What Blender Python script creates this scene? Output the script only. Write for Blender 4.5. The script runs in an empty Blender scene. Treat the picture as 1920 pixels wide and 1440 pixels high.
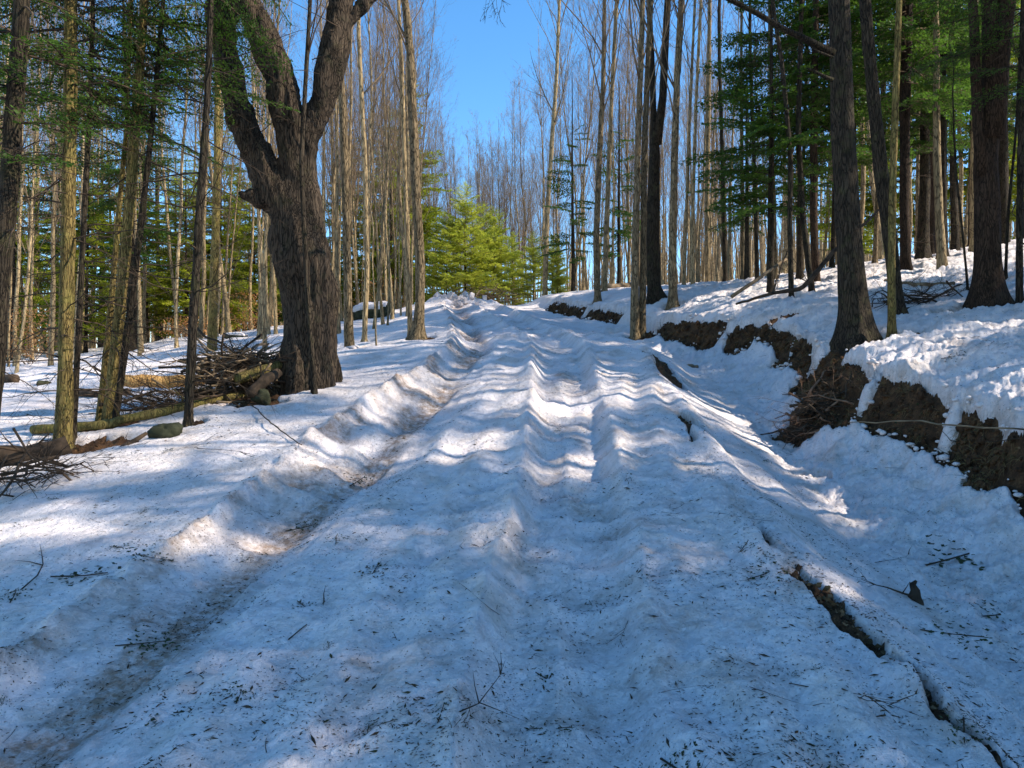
import bpy, math, random
import numpy as np
from mathutils import Vector

random.seed(7)
RNG = np.random.default_rng(11)
R = math.radians
col = bpy.context.scene.collection
scn = bpy.context.scene

# ------------------------------------------------------------------ camera, sky, sun, exposure
F, CX, CY, CAMZ = 1445.0, 960.0, 720.0, 1.55
cam_d = bpy.data.cameras.new('camera'); cam = bpy.data.objects.new('camera', cam_d); col.objects.link(cam)
cam_d.sensor_width = 36; cam_d.lens = F / 1920 * 36; cam_d.clip_start = 0.05; cam_d.clip_end = 2000
cam.location = (0, 0, CAMZ); cam.rotation_euler = (R(90), 0, 0)
scn.camera = cam
SUN_AZ, SUN_EL = 97.0, 38.0          # azimuth clockwise from the view direction (+Y)
w = bpy.data.worlds.new('World'); scn.world = w; w.use_nodes = True
nt = w.node_tree; nt.nodes.clear()
sky = nt.nodes.new('ShaderNodeTexSky'); sky.sky_type = 'NISHITA'; sky.sun_disc = False
sky.sun_elevation = R(SUN_EL); sky.sun_rotation = R(SUN_AZ); sky.altitude = 300
sky.air_density = 1.0; sky.dust_density = 0.2; sky.ozone_density = 4.0
bg = nt.nodes.new('ShaderNodeBackground'); bg.inputs['Strength'].default_value = 0.15
wo = nt.nodes.new('ShaderNodeOutputWorld')
hs_ = nt.nodes.new('ShaderNodeHueSaturation'); hs_.inputs['Hue'].default_value = 0.496; hs_.inputs['Saturation'].default_value = 1.2
nt.links.new(sky.outputs[0], hs_.inputs['Color']); nt.links.new(hs_.outputs[0], bg.inputs[0]); nt.links.new(bg.outputs[0], wo.inputs[0])
sl = bpy.data.lights.new('sun', 'SUN'); sl.energy = 4.2; sl.angle = R(0.5); sl.color = (1.0, 0.93, 0.80)
so = bpy.data.objects.new('sun', sl); col.objects.link(so)
sd = Vector((math.sin(R(SUN_AZ)) * math.cos(R(SUN_EL)), math.cos(R(SUN_AZ)) * math.cos(R(SUN_EL)), math.sin(R(SUN_EL))))
so.rotation_euler = sd.to_track_quat('Z', 'Y').to_euler()
scn.view_settings.view_transform = 'Standard'
try: scn.view_settings.look = 'None'
except Exception: pass
scn.view_settings.exposure = 1.0; scn.view_settings.gamma = 1; scn.view_settings.use_curve_mapping = False
scn.render.engine = 'CYCLES'
scn.cycles.max_bounces = 6; scn.cycles.diffuse_bounces = 4; scn.cycles.transmission_bounces = 3
scn.cycles.use_denoising = True

# ------------------------------------------------------------------ noise
_P = RNG.permutation(256); _P = np.concatenate([_P, _P, _P])
_A = RNG.random(256) * 2 * np.pi; _GX, _GY = np.cos(_A), np.sin(_A)
_V = RNG.random(256) * 2 - 1
def noise2(x, y):
    x = np.asarray(x, float); y = np.asarray(y, float)
    xi = np.floor(x).astype(int); yi = np.floor(y).astype(int); xf = x - xi; yf = y - yi
    xi &= 255; yi &= 255
    u = xf**3 * (xf * (xf * 6 - 15) + 10); v = yf**3 * (yf * (yf * 6 - 15) + 10)
    def g(ix, iy, dx, dy):
        h = _P[_P[ix] + iy]; return _GX[h] * dx + _GY[h] * dy
    a = g(xi, yi, xf, yf); b = g(xi + 1, yi, xf - 1, yf); c = g(xi, yi + 1, xf, yf - 1); d = g(xi + 1, yi + 1, xf - 1, yf - 1)
    return ((a + (b - a) * u) * (1 - v) + (c + (d - c) * u) * v) * 1.5
def fbm2(x, y, o=4):
    s = 0; a = 1
    for k in range(o):
        s = s + a * noise2(x + 17.3 * k, y - 9.1 * k); x = x * 2.03; y = y * 2.03; a *= 0.5
    return s
def noise3(x, y, z):
    x = np.asarray(x, float); y = np.asarray(y, float); z = np.asarray(z, float)
    xi = np.floor(x).astype(int); yi = np.floor(y).astype(int); zi = np.floor(z).astype(int)
    xf = x - xi; yf = y - yi; zf = z - zi; xi &= 255; yi &= 255; zi &= 255
    f = lambda t: t * t * (3 - 2 * t)
    u, v, q = f(xf), f(yf), f(zf)
    def g(a, b, c): return _V[_P[_P[_P[a] + b] + c]]
    def lp(a, b, t): return a + (b - a) * t
    return lp(lp(lp(g(xi, yi, zi), g(xi+1, yi, zi), u), lp(g(xi, yi+1, zi), g(xi+1, yi+1, zi), u), v),
              lp(lp(g(xi, yi, zi+1), g(xi+1, yi, zi+1), u), lp(g(xi, yi+1, zi+1), g(xi+1, yi+1, zi+1), u), v), q)
def sst(a, b, x):
    t = np.clip((np.asarray(x, float) - a) / (b - a), 0, 1); return t * t * (3 - 2 * t)

# ------------------------------------------------------------------ terrain: lines running away from the camera
YS = np.arange(-40, 220, 0.1)
def line(tab, sm=6):
    tab = sorted(tab); y = [t[0] for t in tab]
    k = np.exp(-0.5 * (np.arange(-3*sm, 3*sm+1) / sm)**2); k /= k.sum()
    out = []
    for j in (1, 2):
        v = np.interp(YS, y, [t[j] for t in tab])
        vp = np.concatenate([np.full(3*sm, v[0]), v, np.full(3*sm, v[-1])])
        out.append(np.convolve(vp, k, 'valid'))
    return out
_rz = [(-40,-2.5),(-10,-.8),(0,-.12),(3.1,0),(5,.25),(6.3,.45),(8.3,.8),(10,1.2),(11.8,1.68),(14.1,2.28),(15.5,2.52),(17,2.66),(20,3.2),(25,3.95),(30,4.66),(36,5.2),(45,5.4),(60,5.2),(220,4)]
def rz0(y): return float(np.interp(y, [a for a, b in _rz], [b for a, b in _rz]))
lrut = [(-40,-1.98),(3,-1.98),(4,-1.92),(5,-1.85),(6.3,-1.75),(8.3,-1.36),(10,-1.15),(11.8,-.82),(14.1,-.56),(17,-.8),(20,-1.05),(25,-1.6),(30,-2.1),(40,-3.4),(220,-8)]
rrut = [(-40,.25),(3,.25),(4,.28),(6,.48),(10,.74),(14,.85),(17,.55),(20,.1),(25,-.6),(30,-1.2),(40,-2.4),(220,-6)]
berm = [(-40,-2.55),(3.9,-2.54),(6.3,-2.36),(8.3,-2.25),(10,-1.98),(11.8,-1.42),(14.1,-1.05),(17,-1.35),(20,-1.6),(25,-2.2),(30,-2.8),(40,-4.2),(220,-9)]
redge = [(-40,1.97),(3.2,1.97),(6.3,1.96),(8.3,2.07),(10,2.15),(11.8,2.18),(14.1,2.5),(15.5,2.15),(17,1.4),(20,.75),(25,0),(30,-.4),(40,-1.4),(220,-5)]
def XY(t): return lambda y, t=sorted(t): np.interp(y, [a for a, b in t], [b for a, b in t])
fl, fr, fb, fe = XY(lrut), XY(rrut), XY(berm), XY(redge)
T = []
T.append(line([(-40,-200,-12),(20,-200,-6),(60,-200,0),(220,-200,2)]))
T.append(line([(-40,-60,-7),(20,-60,-2),(40,-60,1),(60,-60,2.5),(220,-60,4)]))
T.append(line([(-40,-24,-4),(4,-24,-1.8),(12,-24,-.3),(20,-24,.9),(30,-24,2.2),(40,-24,3.2),(60,-24,3.6),(220,-24,4)]))
T.append(line([(-40,-12,-3),(4,-12,-1.0),(8,-12,.0),(12,-12,.95),(20,-12,1.96),(30,-12,3.4),(40,-12,4.1),(60,-13,4.0),(220,-17,4)]))
T.append(line([(-40,-6.2,-2.4),(4,-6,-.5),(6.8,-5.8,.08),(9,-5.5,.86),(10,-5.6,1.03),(12,-5.2,1.3),(14,-5,1.72),(16,-4.9,2.15),(20,-5.2,2.72),(25,-6,3.4),(30,-7,4.1),(40,-8,4.7),(220,-13,4)]))
T.append(line([(-40,-4.7,-2.3),(3,-4.6,-.05),(4.5,-4.6,.12),(6.8,-4.45,.42),(8.5,-4.05,.86),(10.8,-3.4,1.42),(12.5,-3.0,1.78),(14,-2.6,2.12),(16,-2.25,2.5),(20,-2.9,3.02),(25,-3.5,3.75),(30,-4.2,4.45),(40,-6,5.1),(220,-11,4)]))
T.append(line([(y, fb(y), rz0(y) + .06) for y in np.arange(-40, 220, 1.)]))
T.append(line([(y, fl(y) + .35, rz0(y)) for y in np.arange(-40, 220, 1.)]))
T.append(line([(y, (fr(y) + fl(y)) / 2 + .3, rz0(y) + .03) for y in np.arange(-40, 220, 1.)]))
T.append(line([(y, fr(y) + .35, rz0(y)) for y in np.arange(-40, 220, 1.)]))
T.append(line([(y, fe(y), rz0(y) - .02) for y in np.arange(-40, 220, 1.)]))
T.append(line([(-40,2.5,-2.8),(0,2.5,-.5),(3.2,2.5,-.2),(6.3,2.6,.18),(8.5,2.75,.55),(10.5,2.9,.98),(12.5,2.95,1.45),(15,3.1,2.1),(17,2.3,2.35),(18.5,1.9,2.68),(20,1.4,3.0),(23,.9,3.5),(26,.45,4.0),(30,0,4.62),(40,-.9,5.3),(220,-4,4)]))
T.append(line([(-40,3.4,-3.1),(0,3.4,-.75),(3.2,3.4,-.45),(4.5,3.35,-.3),(6.3,3.35,-.02),(8.5,3.5,.27),(10.5,3.7,.68),(12.5,3.85,1.2),(15,3.8,1.86),(17,3.1,2.18),(18.5,2.6,2.55),(20,2.0,2.93),(23,1.5,3.42),(26,.9,3.95),(30,.35,4.66),(40,-.4,5.35),(220,-3,4)]))
bfoot = [(-40,5.2,-2.8),(3,5.0,-.1),(6.0,4.5,.3),(6.8,4.42,.47),(8.3,4.75,.75),(9.7,4.6,1.05),(11.0,4.2,1.28),(13,4.75,1.82),(15,4.5,2.1),(17,3.9,2.4),(19,3.4,2.8),(21,2.76,3.25),(23,2.2,3.5),(26,1.44,3.95),(30,.7,4.75),(40,.2,5.45),(220,-2,4)]
btop = [(-40,5.8,-2.2),(3,5.4,.5),(6.0,4.85,1.0),(6.8,4.75,1.2),(8.3,5.05,1.36),(9.7,4.95,1.68),(11.0,4.70,2.0),(12.2,4.75,2.2),(13,5.2,2.34),(15,5.0,2.82),(17,4.3,3.05),(19,3.75,3.2),(21,3.1,3.6),(23,2.6,3.88),(26,1.75,4.4),(30,1.2,5.0),(40,.9,5.6),(220,0,4)]
T.append(line(bfoot)); T.append(line(btop))
T.append(line([(-40,8,-1.2),(3,8,1.1),(7,8,1.9),(10,8,2.35),(13,8,2.92),(17,8,3.85),(20,8,4.35),(24,8,4.85),(30,8,5.5),(40,8,5.9),(60,8,5.6),(220,8,4)]))
T.append(line([(-40,16,1.5),(3,16,3.2),(10,16,4.1),(17,16,5.1),(25,16,6.15),(35,16,6.9),(60,16,7),(220,16,7)]))
T.append(line([(-40,40,6),(3,40,7.5),(25,40,9),(60,40,10.5),(220,40,10)]))
T.append(line([(-40,200,18),(60,200,20),(220,200,20)]))
K = len(T)
def base_h(x, y):
    x = np.asarray(x, float).ravel(); y = np.asarray(y, float).ravel()
    out = np.empty_like(x)
    for s in range(0, len(x), 60000):
        xs, ys = x[s:s+60000], y[s:s+60000]
        PX = np.stack([np.interp(ys, YS, t[0]) for t in T]); PZ = np.stack([np.interp(ys, YS, t[1]) for t in T])
        PX = np.maximum.accumulate(PX + np.arange(K)[:, None] * 1e-4, axis=0)
        h = np.maximum(np.diff(PX, axis=0), 1e-3); d = np.diff(PZ, axis=0) / h
        m = np.zeros_like(PX)
        w1 = 2*h[1:] + h[:-1]; w2 = h[1:] + 2*h[:-1]
        same = d[1:] * d[:-1] > 0
        den = w1 / np.where(same, d[:-1], 1) + w2 / np.where(same, d[1:], 1)
        m[1:-1] = np.where(same, (w1 + w2) / den, 0); m[0] = d[0]; m[-1] = d[-1]
        i = np.clip((xs[None] >= PX).sum(0) - 1, 0, K - 2); c = np.arange(len(xs))
        hh = h[i, c]; t = np.clip((xs - PX[i, c]) / hh, 0, 1)
        out[s:s+60000] = ((2*t**3 - 3*t**2 + 1) * PZ[i, c] + (t**3 - 2*t**2 + t) * hh * m[i, c]
                          + (-2*t**3 + 3*t**2) * PZ[i+1, c] + (t**3 - t**2) * hh * m[i+1, c])
    return out
_bf = line(bfoot); _bt = line(btop)
def bank_t(x, y):
    a = np.interp(y, YS, _bf[0]); b = np.interp(y, YS, _bt[0]); return (x - a) / np.maximum(b - a, .2)

def px(pxx, pyy, Y): return ((pxx - CX) / F * Y, Y, CAMZ - (pyy - CY) / F * Y)

# bare soil patches: (X, Y, rx, ry, angle)
PATCH = []
def patch(pxx, pyy, Y, rx, ry, a=0):
    p = px(pxx, pyy, Y); PATCH.append((p[0], Y, rx, ry, R(a)))
patch(1255, 690, 12.4, .20, .62, 0)
patch(1232, 668, 13.4, .17, .5, 15)
patch(790, 628, 15.6, .28, .22)
patch(655, 660, 15.2, .5, .35)
patch(690, 665, 14.4, .35, .25)
patch(1600, 640, 11.5, .62, .42)
patch(1530, 680, 10.9, .45, .5, 20)
patch(1680, 640, 11.5, .35, .16)
patch(1850, 572, 12.9, .75, .3)
patch(1900, 572, 12.8, .5, .2)
patch(1700, 522, 18.5, .6, .5)
patch(1530, 800, 9.3, .16, .15)
patch(1845, 800, 7.6, .14, .2)
patch(640, 880, 7.9, .01, .01)
patch(480, 745, 10.4, .4, .3)
patch(450, 720, 11.0, .9, .45)
patch(130, 830, 8.9, .8, .35)
patch(25, 705, 22, .9, .3)
patch(1295, 790, 9.6, .09, .42, 8)
for a_, b_, c_, d_ in ((117,812,9.0,.30),(210,795,10.0,.42),(352,782,9.5,.24),(683,640,17,.22),(1197,604,19,.42),(1234,578,21,.5),(1262,584,19.8,.3),(1121,566,24,.3),(1133,548,26,.25),(1484,548,16.5,.3),(1523,545,16.9,.3),(1530,520,18.8,.35),(1741,478,24,.6),(1768,503,20,.4),(1791,480,23.5,.4),(1299,545,24,.2),(1327,518,27,.3),(1021,545,33,.25),(497,650,19,.2),(397,640,19.5,.3)): patch(a_, b_, c_, d_, d_ * .8)
patch(1480, 620, 15.0, .35, .3)
BANKP = [(5.2,7.55,0.15,1.15),(7.65,8.5,.1,1.1),(8.55,10.2,.0,1.12),(10.1,11.9,-.3,1.05),(12.3,13.6,.2,.95),(13.9,15.0,.5,1.0),(15.1,16.2,.2,.95),(16.3,19.0,.1,1.12),(21.3,23.4,.0,1.15),(24.0,27.5,.0,1.15)]
CRACK = [[(2.4,2.04),(3.3,1.96),(3.7,2.00),(4.15,1.98)], [(4.05,1.97),(4.5,1.95),(5.0,1.98),(5.2,1.93)], [(5.7,1.9),(6.1,1.95)], [(8.9,2.1),(9.7,2.18)]]
CRW = [.018, .050, .008, .022]
def soil_mask(x, y):
    """>0 where the soil is bare, in metres-like units"""
    n0 = fbm2(x * 2.6, y * 2.6, 2) * .30; n = n0 + fbm2(x * 9, y * 9, 2) * .07
    m = np.full(x.shape, -1.0)
    for (X, Y, rx, ry, a) in PATCH:
        dx, dy = x - X, y - Y; ca, sa = math.cos(a), math.sin(a)
        u = (dx * ca + dy * sa) / rx; v = (-dx * sa + dy * ca) / ry
        m = np.maximum(m, 1 - np.sqrt(u*u + v*v) + n * min(1, rx * 3))
    t = bank_t(x, y)
    for (a, b, t0, t1) in BANKP:
        yy_ = y + .28 * noise2(x * 2.3 + a, y * 1.9) + .22 * (t - .5) * math.sin(a * 7) + .10 * noise2(x * 7, y * 6 + a)
        mm = np.minimum(np.minimum((t - t0) * 1.6, (t1 - t) * 2.2), np.minimum(yy_ - a, b - yy_) * 1.1 + .2)
        m = np.maximum(m, mm + n0 * .8 + .38 * noise2(x * 1.9 + 5, y * 1.7) - .10)
    for pts, wd in zip(CRACK, CRW):
        yy = [p[0] for p in pts]; xc = np.interp(y, yy, [p[1] for p in pts])
        e = np.minimum(y - yy[0], yy[-1] - y)
        ww = wd * (1 + .9 * noise2(y * 2, y * 0 + 3.3))
        mm = (ww - np.abs(x - xc - .05 * noise2(y * 3, y * 0)))/.14
        m = np.maximum(m, np.minimum(mm, e * 1.2) + .05 * noise2(x * 9, y * 9))
    return m
def ridge(s): return 1 - np.abs(s)
def snow_detail(x, y):
    a = np.zeros_like(x)
    far = np.clip(1 - (y - 26) / 10, 0, 1) * (y > -5)
    L, Rr, B, E = fl(y), fr(y), fb(y), fe(y)
    # left rut: steep left wall, bottom beside the right edge
    wl = np.maximum(L - B, .35)
    u = (x - L) / wl
    prof = np.where(u < 0, np.clip(1 + u / 1.0, 0, 1), 0)
    lr = -np.interp(y, [3, 5, 8], [.11, .15, .19]) * sst(-1.05, -.35, u) * (1 - sst(-.05, .70, u)) * (1 + .5 * noise2(x * 1.1, y * .9 + 20))
    wob = .12 * noise2(x * 1.3, y * .8)
    ph = y / .66 + .55 * noise2(y * .35, y * 0 + 7) + .25 * (x - L) + wob
    saw = ridge(2 * (ph - np.floor(ph)) - 1)                     # 0..1 rounded troughs, sharp crests
    fr1 = ph - np.floor(ph); scal = np.where(fr1 < .72, (fr1 / .72) ** 1.8, ((1 - fr1) / .28) ** 1.5)
    amp = np.interp(y, [2, 4, 6, 8, 14, 20, 30], [.03, .042, .065, .08, .085, .07, .04])
    amp = amp * np.clip(.85 + 1.3 * noise2(x * .8 + 50, y * .45), .15, 1.7)
    inl = sst(-1.2, -.8, u) * (1 - sst(-.15, .2, u))
    lr = lr + amp * .85 * (scal - .35) * inl
    # broken crust on the berm edge
    lr = lr + .05 * np.exp(-((u + 1.02) / .16) ** 2) * (fbm2(x * 4, y * 3.2, 3) + .4)
    # right rut with washboard bumps
    wr = .46
    v = (x - Rr) / wr
    rr = -.13 * (1 - sst(.55, 1.08, np.abs(v)))
    ph2 = y / .60 + .7 * noise2(y * .3, y * 0 + 31) + .10 * v * v + .18 * noise2(x * 1.7, y * .9 + 5)
    fr2 = ph2 - np.floor(ph2); sc2 = np.where(fr2 < .70, (fr2 / .70) ** 1.8, ((1 - fr2) / .30) ** 1.4)
    wash = amp * .95 * (sc2 - .3) * (1 - sst(.75, 1.9, np.abs((x - Rr + .35) / .62)))
    rr = rr + wash + .05 * np.exp(-((v - 1.15) / .22) ** 2) * (.5 + .8 * noise2(x * 2, y * 1.7)) + .05 * np.exp(-((v + 1.1) / .2) ** 2) * (.5 + .8 * noise2(x * 2 + 9, y * 1.9))
    a = a + (lr + rr) * far
    # ribs that run along the road
    onr = sst(-.2, .3, x - B) * (1 - sst(-.2, .9, x - E))
    lat = x - L
    rg = np.clip(1 - np.abs(fbm2(x * 2.6, y * 2.2 + 11, 4)), 0, 1); a = a + far * onr * (.016 * rg ** 2.5 + .010 * (1 - np.abs(fbm2(x * 7 + 3, y * 5, 3))) ** 2)
    a = a + far * onr * (.030 * np.sin(lat * 13 + 1.2 * noise2(x, y * .5)) * (.5 + noise2(lat * 1.5, y * .25)) + .034 * noise2(lat * 3.0, y * .55) * np.interp(y, [3, 9], [1.3, .8]) + .02 * noise2(x * .7, y * .5))
    def crest(d, hh, ww, k): return hh * np.exp(-np.abs(d + .05 * noise2(y * .9 + k, y * 0 + k) + .015 * noise2(y * 5, y * 0 + k)) / ww) * (.55 + .75 * noise2(y * .7, y * 0 + k * 3.1))
    a = a + 1.15 * far * (crest(x - B, .085, .085, 1) + crest(x - L - .14, .05, .05, 2) + crest(x - Rr + .50, .075, .07, 3) + crest(x - Rr - .50, .07, .07, 4) + crest(x - Rr + .05, .03, .05, 5) + crest(x - L - .55, .025, .04, 6) + crest(x - L - .33, .02, .03, 7))
    a = a + far * onr * .012 * np.sin(y * 9.5 + 2.5 * noise2(x * 1.2, y * .8) + 1.2 * x) * sst(-.1, .4, noise2(x * .9 + 4, y * .6))
    # shoulder: long furrows that follow the right edge down into the ditch
    q = x - E
    sh = sst(-.35, .05, q) * (1 - sst(1.0, 1.7, q)) * (1 - sst(15, 17, y))
    a = a + sh * (.040 * np.sin(q * 13 + .9 * np.maximum(y, .1) ** .8 + 2.0 * noise2(x * .6, y * .35)) * (.6 + .8 * noise2(x * .8, y * .4 + 4)) + .03 * noise2(x * 3, y * 1.1))
    a = a + .05 * np.exp(-((q + .06) / .11) ** 2) * (1 - sst(13, 15, y)) * (.4 + noise2(y * .8, y * 0 + 2))
    # ditch and hillside: crusty, lumpy, trodden
    dt = sst(.8, 1.6, q) * (1 - sst(24, 34, y))
    lump = fbm2(x * 3.1, y * 3.1, 3)
    a = a + dt * (.050 * lump + .022 * np.abs(fbm2(x * 8, y * 8, 2)) + .06 * noise2(x * 1.2, y * 1.2))
    a = a - dt * .05 * sst(.25, .6, noise2(x * 2.2 + 8, y * 2.2)) + dt * .02 * fbm2(x * 12, y * 12, 2)
    rt = dt * sst(4.2, 5.4, x)
    a = a + rt * (.04 * np.sin(y * 5.5 + 3 * noise2(x * .5, y * .5) + .6 * x) * (.3 + noise2(x * .9, y * .9)) + .03 * fbm2(x * 1.6, y * 2.4, 3))
    # left field
    lf = 1 - sst(-.6, .3, x - B)
    a = a + lf * (.035 * fbm2(x * .55, y * .55, 3) + .010 * fbm2(x * 3, y * 3, 2))
    a = a + lf * sst(9, 13, y) * (1 - sst(40, 55, y)) * (.10 * fbm2(x * .35, y * .45 + 3, 3) + .05 * noise2(x * 1.1, y * 1.5))
    a = a + lf * (1 - sst(6, 9, y)) * .012 * np.sin((x * .55 + y) * 7 + 2 * noise2(x * .5, y))
    # small grain
    a = a + .006 * fbm2(x * 7, y * 7, 4) * (y < 30) + .006 * fbm2(x * 19, y * 19, 3) * (y < 12) + .005 * np.abs(fbm2(x * 2.3 + 7, y * 2.3, 3)) + .0030 * noise2(x * 34, y * 34) * (y < 9)
    # ground beyond
    a = a + .35 * fbm2(x * .05, y * .05, 3) * sst(38, 70, y)
    # snow heap at the crest
    p = px(868, 570, 30.5)
    r = np.sqrt(((x - p[0]) / 1.6) ** 2 + ((y - p[1]) / 1.2) ** 2)
    a = a + .42 * np.clip(1 - r, 0, 1) ** .6 * (1 + .5 * fbm2(x * 3, y * 3, 3))
    return a
def snow_h(x, y):
    x = np.asarray(x, float); y = np.asarray(y, float); sh = x.shape; x = x.ravel(); y = y.ravel()
    b = base_h(x, y) + snow_detail(x, y)
    m = soil_mask(x, y)
    t = bank_t(x, y); onb = sst(-.35, -.05, t) * (1 - sst(1.15, 1.4, t)) * (y > 5) * (y < 28)
    q = np.clip((m + .50) / .58, 0, 1); q2 = np.clip((m + .30) / .42, 0, 1)
    b = b - .26 * (1 - np.sqrt(1 - q2 * q2)) * (1 - onb) - .60 * onb * (1 - np.sqrt(1 - q * q))
    return b.reshape(sh)
def soil_h(x, y):
    x = np.asarray(x, float); y = np.asarray(y, float); sh = x.shape; x = x.ravel(); y = y.ravel()
    t = bank_t(x, y); back = .07 * sst(-.2, .2, t) * (1 - sst(1.2, 1.8, t))
    b = base_h(x - back, y) - .085 - .05 * sst(.2, .9, t) * (y > 5) * (1 - sst(28, 32, y))
    E = fe(y)
    b = b + .05 * fbm2(x * 5, y * 5, 3) + .035 * np.abs(fbm2(x * 14, y * 14, 3)) + .02 * noise2(x * 30, y * 30)
    b = b + .055 * np.exp(-((x - E) / .25) ** 2) * (y < 6)
    b = b + .05 * noise2(x * 1.5, y * 6) * sst(-.1, .3, t) * (1 - sst(.9, 1.1, t))
    return b.reshape(sh)
class Grid:
    """heights and soil mask sampled once, read back by bilinear interpolation"""
    def __init__(g, x0, x1, y0, y1, st):
        g.x0, g.y0, g.st = x0, y0, st; xs = np.arange(x0, x1 + st, st); ys = np.arange(y0, y1 + st, st); g.nx, g.ny = len(xs), len(ys)
        X, Y = np.meshgrid(xs, ys); x, y = X.ravel(), Y.ravel()
        m = soil_mask(x, y); so_ = soil_h(x, y); b = base_h(x, y) + snow_detail(x, y)
        g.h = np.where(m > .12, so_, np.where(m > -.1, np.maximum(so_, snow_h(x, y)), b)).reshape(X.shape); g.m = m.reshape(X.shape); g.s = so_.reshape(X.shape)
    def inside(g, x, y): return g.x0 < x < g.x0 + (g.nx - 2) * g.st and g.y0 < y < g.y0 + (g.ny - 2) * g.st
    def get(g, a, x, y):
        u = min(max((x - g.x0) / g.st, 0), g.nx - 1.001); v = min(max((y - g.y0) / g.st, 0), g.ny - 1.001)
        i, j = int(u), int(v); u -= i; v -= j
        return float((a[j, i] * (1 - u) + a[j, i + 1] * u) * (1 - v) + (a[j + 1, i] * (1 - u) + a[j + 1, i + 1] * u) * v)
G1 = Grid(-9, 9, 2, 20, .035); G2 = Grid(-70, 70, -12, 110, .3)
def gz(x, y): g = G1 if G1.inside(x, y) else G2; return g.get(g.h, x, y)
def sm1(x, y): g = G1 if G1.inside(x, y) else G2; return g.get(g.m, x, y)
def sh1(x, y): g = G1 if G1.inside(x, y) else G2; return g.get(g.s, x, y)

# ------------------------------------------------------------------ mesh helpers
def mesh_np(name, verts, faces, mats, mi=None, smooth=True):
    """faces: list of (n,k) int arrays"""
    me = bpy.data.meshes.new(name)
    verts = np.asarray(verts, np.float32)
    me.vertices.add(len(verts)); me.vertices.foreach_set('co', verts.ravel())
    loops = np.concatenate([f.ravel() for f in faces]).astype(np.int32)
    tot = np.concatenate([np.full(len(f), f.shape[1]) for f in faces]).astype(np.int32)
    st = np.concatenate([[0], np.cumsum(tot)[:-1]]).astype(np.int32)
    me.loops.add(len(loops)); me.loops.foreach_set('vertex_index', loops)
    me.polygons.add(len(tot)); me.polygons.foreach_set('loop_start', st); me.polygons.foreach_set('loop_total', tot)
    if mi is not None: me.polygons.foreach_set('material_index', np.asarray(mi, np.int32))
    for m in mats: me.materials.append(m)
    me.update(calc_edges=True); me.validate()
    me.polygons.foreach_set('use_smooth', np.full(len(me.polygons), smooth))
    return me
def add(name, me, parent=None, loc=(0,0,0), rot=(0,0,0), kind=None, label=None, cat=None, group=None):
    o = bpy.data.objects.new(name, me); col.objects.link(o); o.location = loc; o.rotation_euler = rot
    if parent is not None: o.parent = parent
    for k, v in (('kind', kind), ('label', label), ('category', cat), ('group', group)):
        if v: o[k] = v
    return o
class MB:
    """collects tubes and quads into one mesh, with a material index per batch"""
    def __init__(s): s.t = {}; s.q = []; s.raw = []
    def tube(s, P, rad, n=5, mi=0):
        P = np.asarray(P, float); s.t.setdefault((len(P), n, mi), []).append((P, np.asarray(rad, float) * np.ones(len(P))))
    def quads(s, Q, mi=1): s.q.append((np.asarray(Q, float), mi))
    def rawmesh(s, V, Fc, mi=0): s.raw.append((np.asarray(V, float), np.asarray(Fc), mi))
    def arrays(s):
        V, Fs, M, off = [], [], [], 0
        for (m, n, mi), L in s.t.items():
            P = np.stack([a for a, b in L]); Rd = np.stack([b for a, b in L]); k = len(P)
            tg = np.gradient(P, axis=1); tg /= np.maximum(np.linalg.norm(tg, axis=2, keepdims=True), 1e-9)
            av = P[:, -1] - P[:, 0]; ax = np.argmin(np.abs(av), axis=1); ref = np.eye(3)[ax][:, None, :]
            u = np.cross(tg, ref); u /= np.maximum(np.linalg.norm(u, axis=2, keepdims=True), 1e-9); v = np.cross(tg, u)
            an = np.arange(n) * 2 * np.pi / n
            ring = P[:, :, None] + Rd[:, :, None, None] * (np.cos(an)[None, None, :, None] * u[:, :, None] + np.sin(an)[None, None, :, None] * v[:, :, None])
            V.append(ring.reshape(-1, 3))
            b = off + (np.arange(k) * m * n)[:, None, None]; i = (np.arange(m - 1) * n)[None, :, None]; j = np.arange(n)[None, None, :]; j2 = (j + 1) % n
            f = np.stack([b + i + j, b + i + j2, b + i + n + j2, b + i + n + j], -1).reshape(-1, 4)
            Fs.append(f); M.append(np.full(len(f), mi))
            if n >= 5:
                cap = (off + np.arange(k)[:, None] * m * n + (m - 1) * n + np.arange(n)[None])
                Fs.append(cap); M.append(np.full(len(cap), mi))
                cap = (off + np.arange(k)[:, None] * m * n + np.arange(n)[None, ::-1])
                Fs.append(cap); M.append(np.full(len(cap), mi))
            off += k * m * n
        for Q, mi in s.q:
            k = len(Q); V.append(Q.reshape(-1, 3)); Fs.append(off + np.arange(k * 4).reshape(k, 4)); M.append(np.full(k, mi)); off += k * 4
        for v, f, mi in s.raw:
            V.append(v); Fs.append(f + off); M.append(np.full(len(f), mi)); off += len(v)
        return np.concatenate(V), Fs, np.concatenate(M)
    def mesh(s, name, mats, smooth=True):
        V, Fs, M = s.arrays(); return mesh_np(name, V, Fs, mats, M, smooth)

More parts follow.
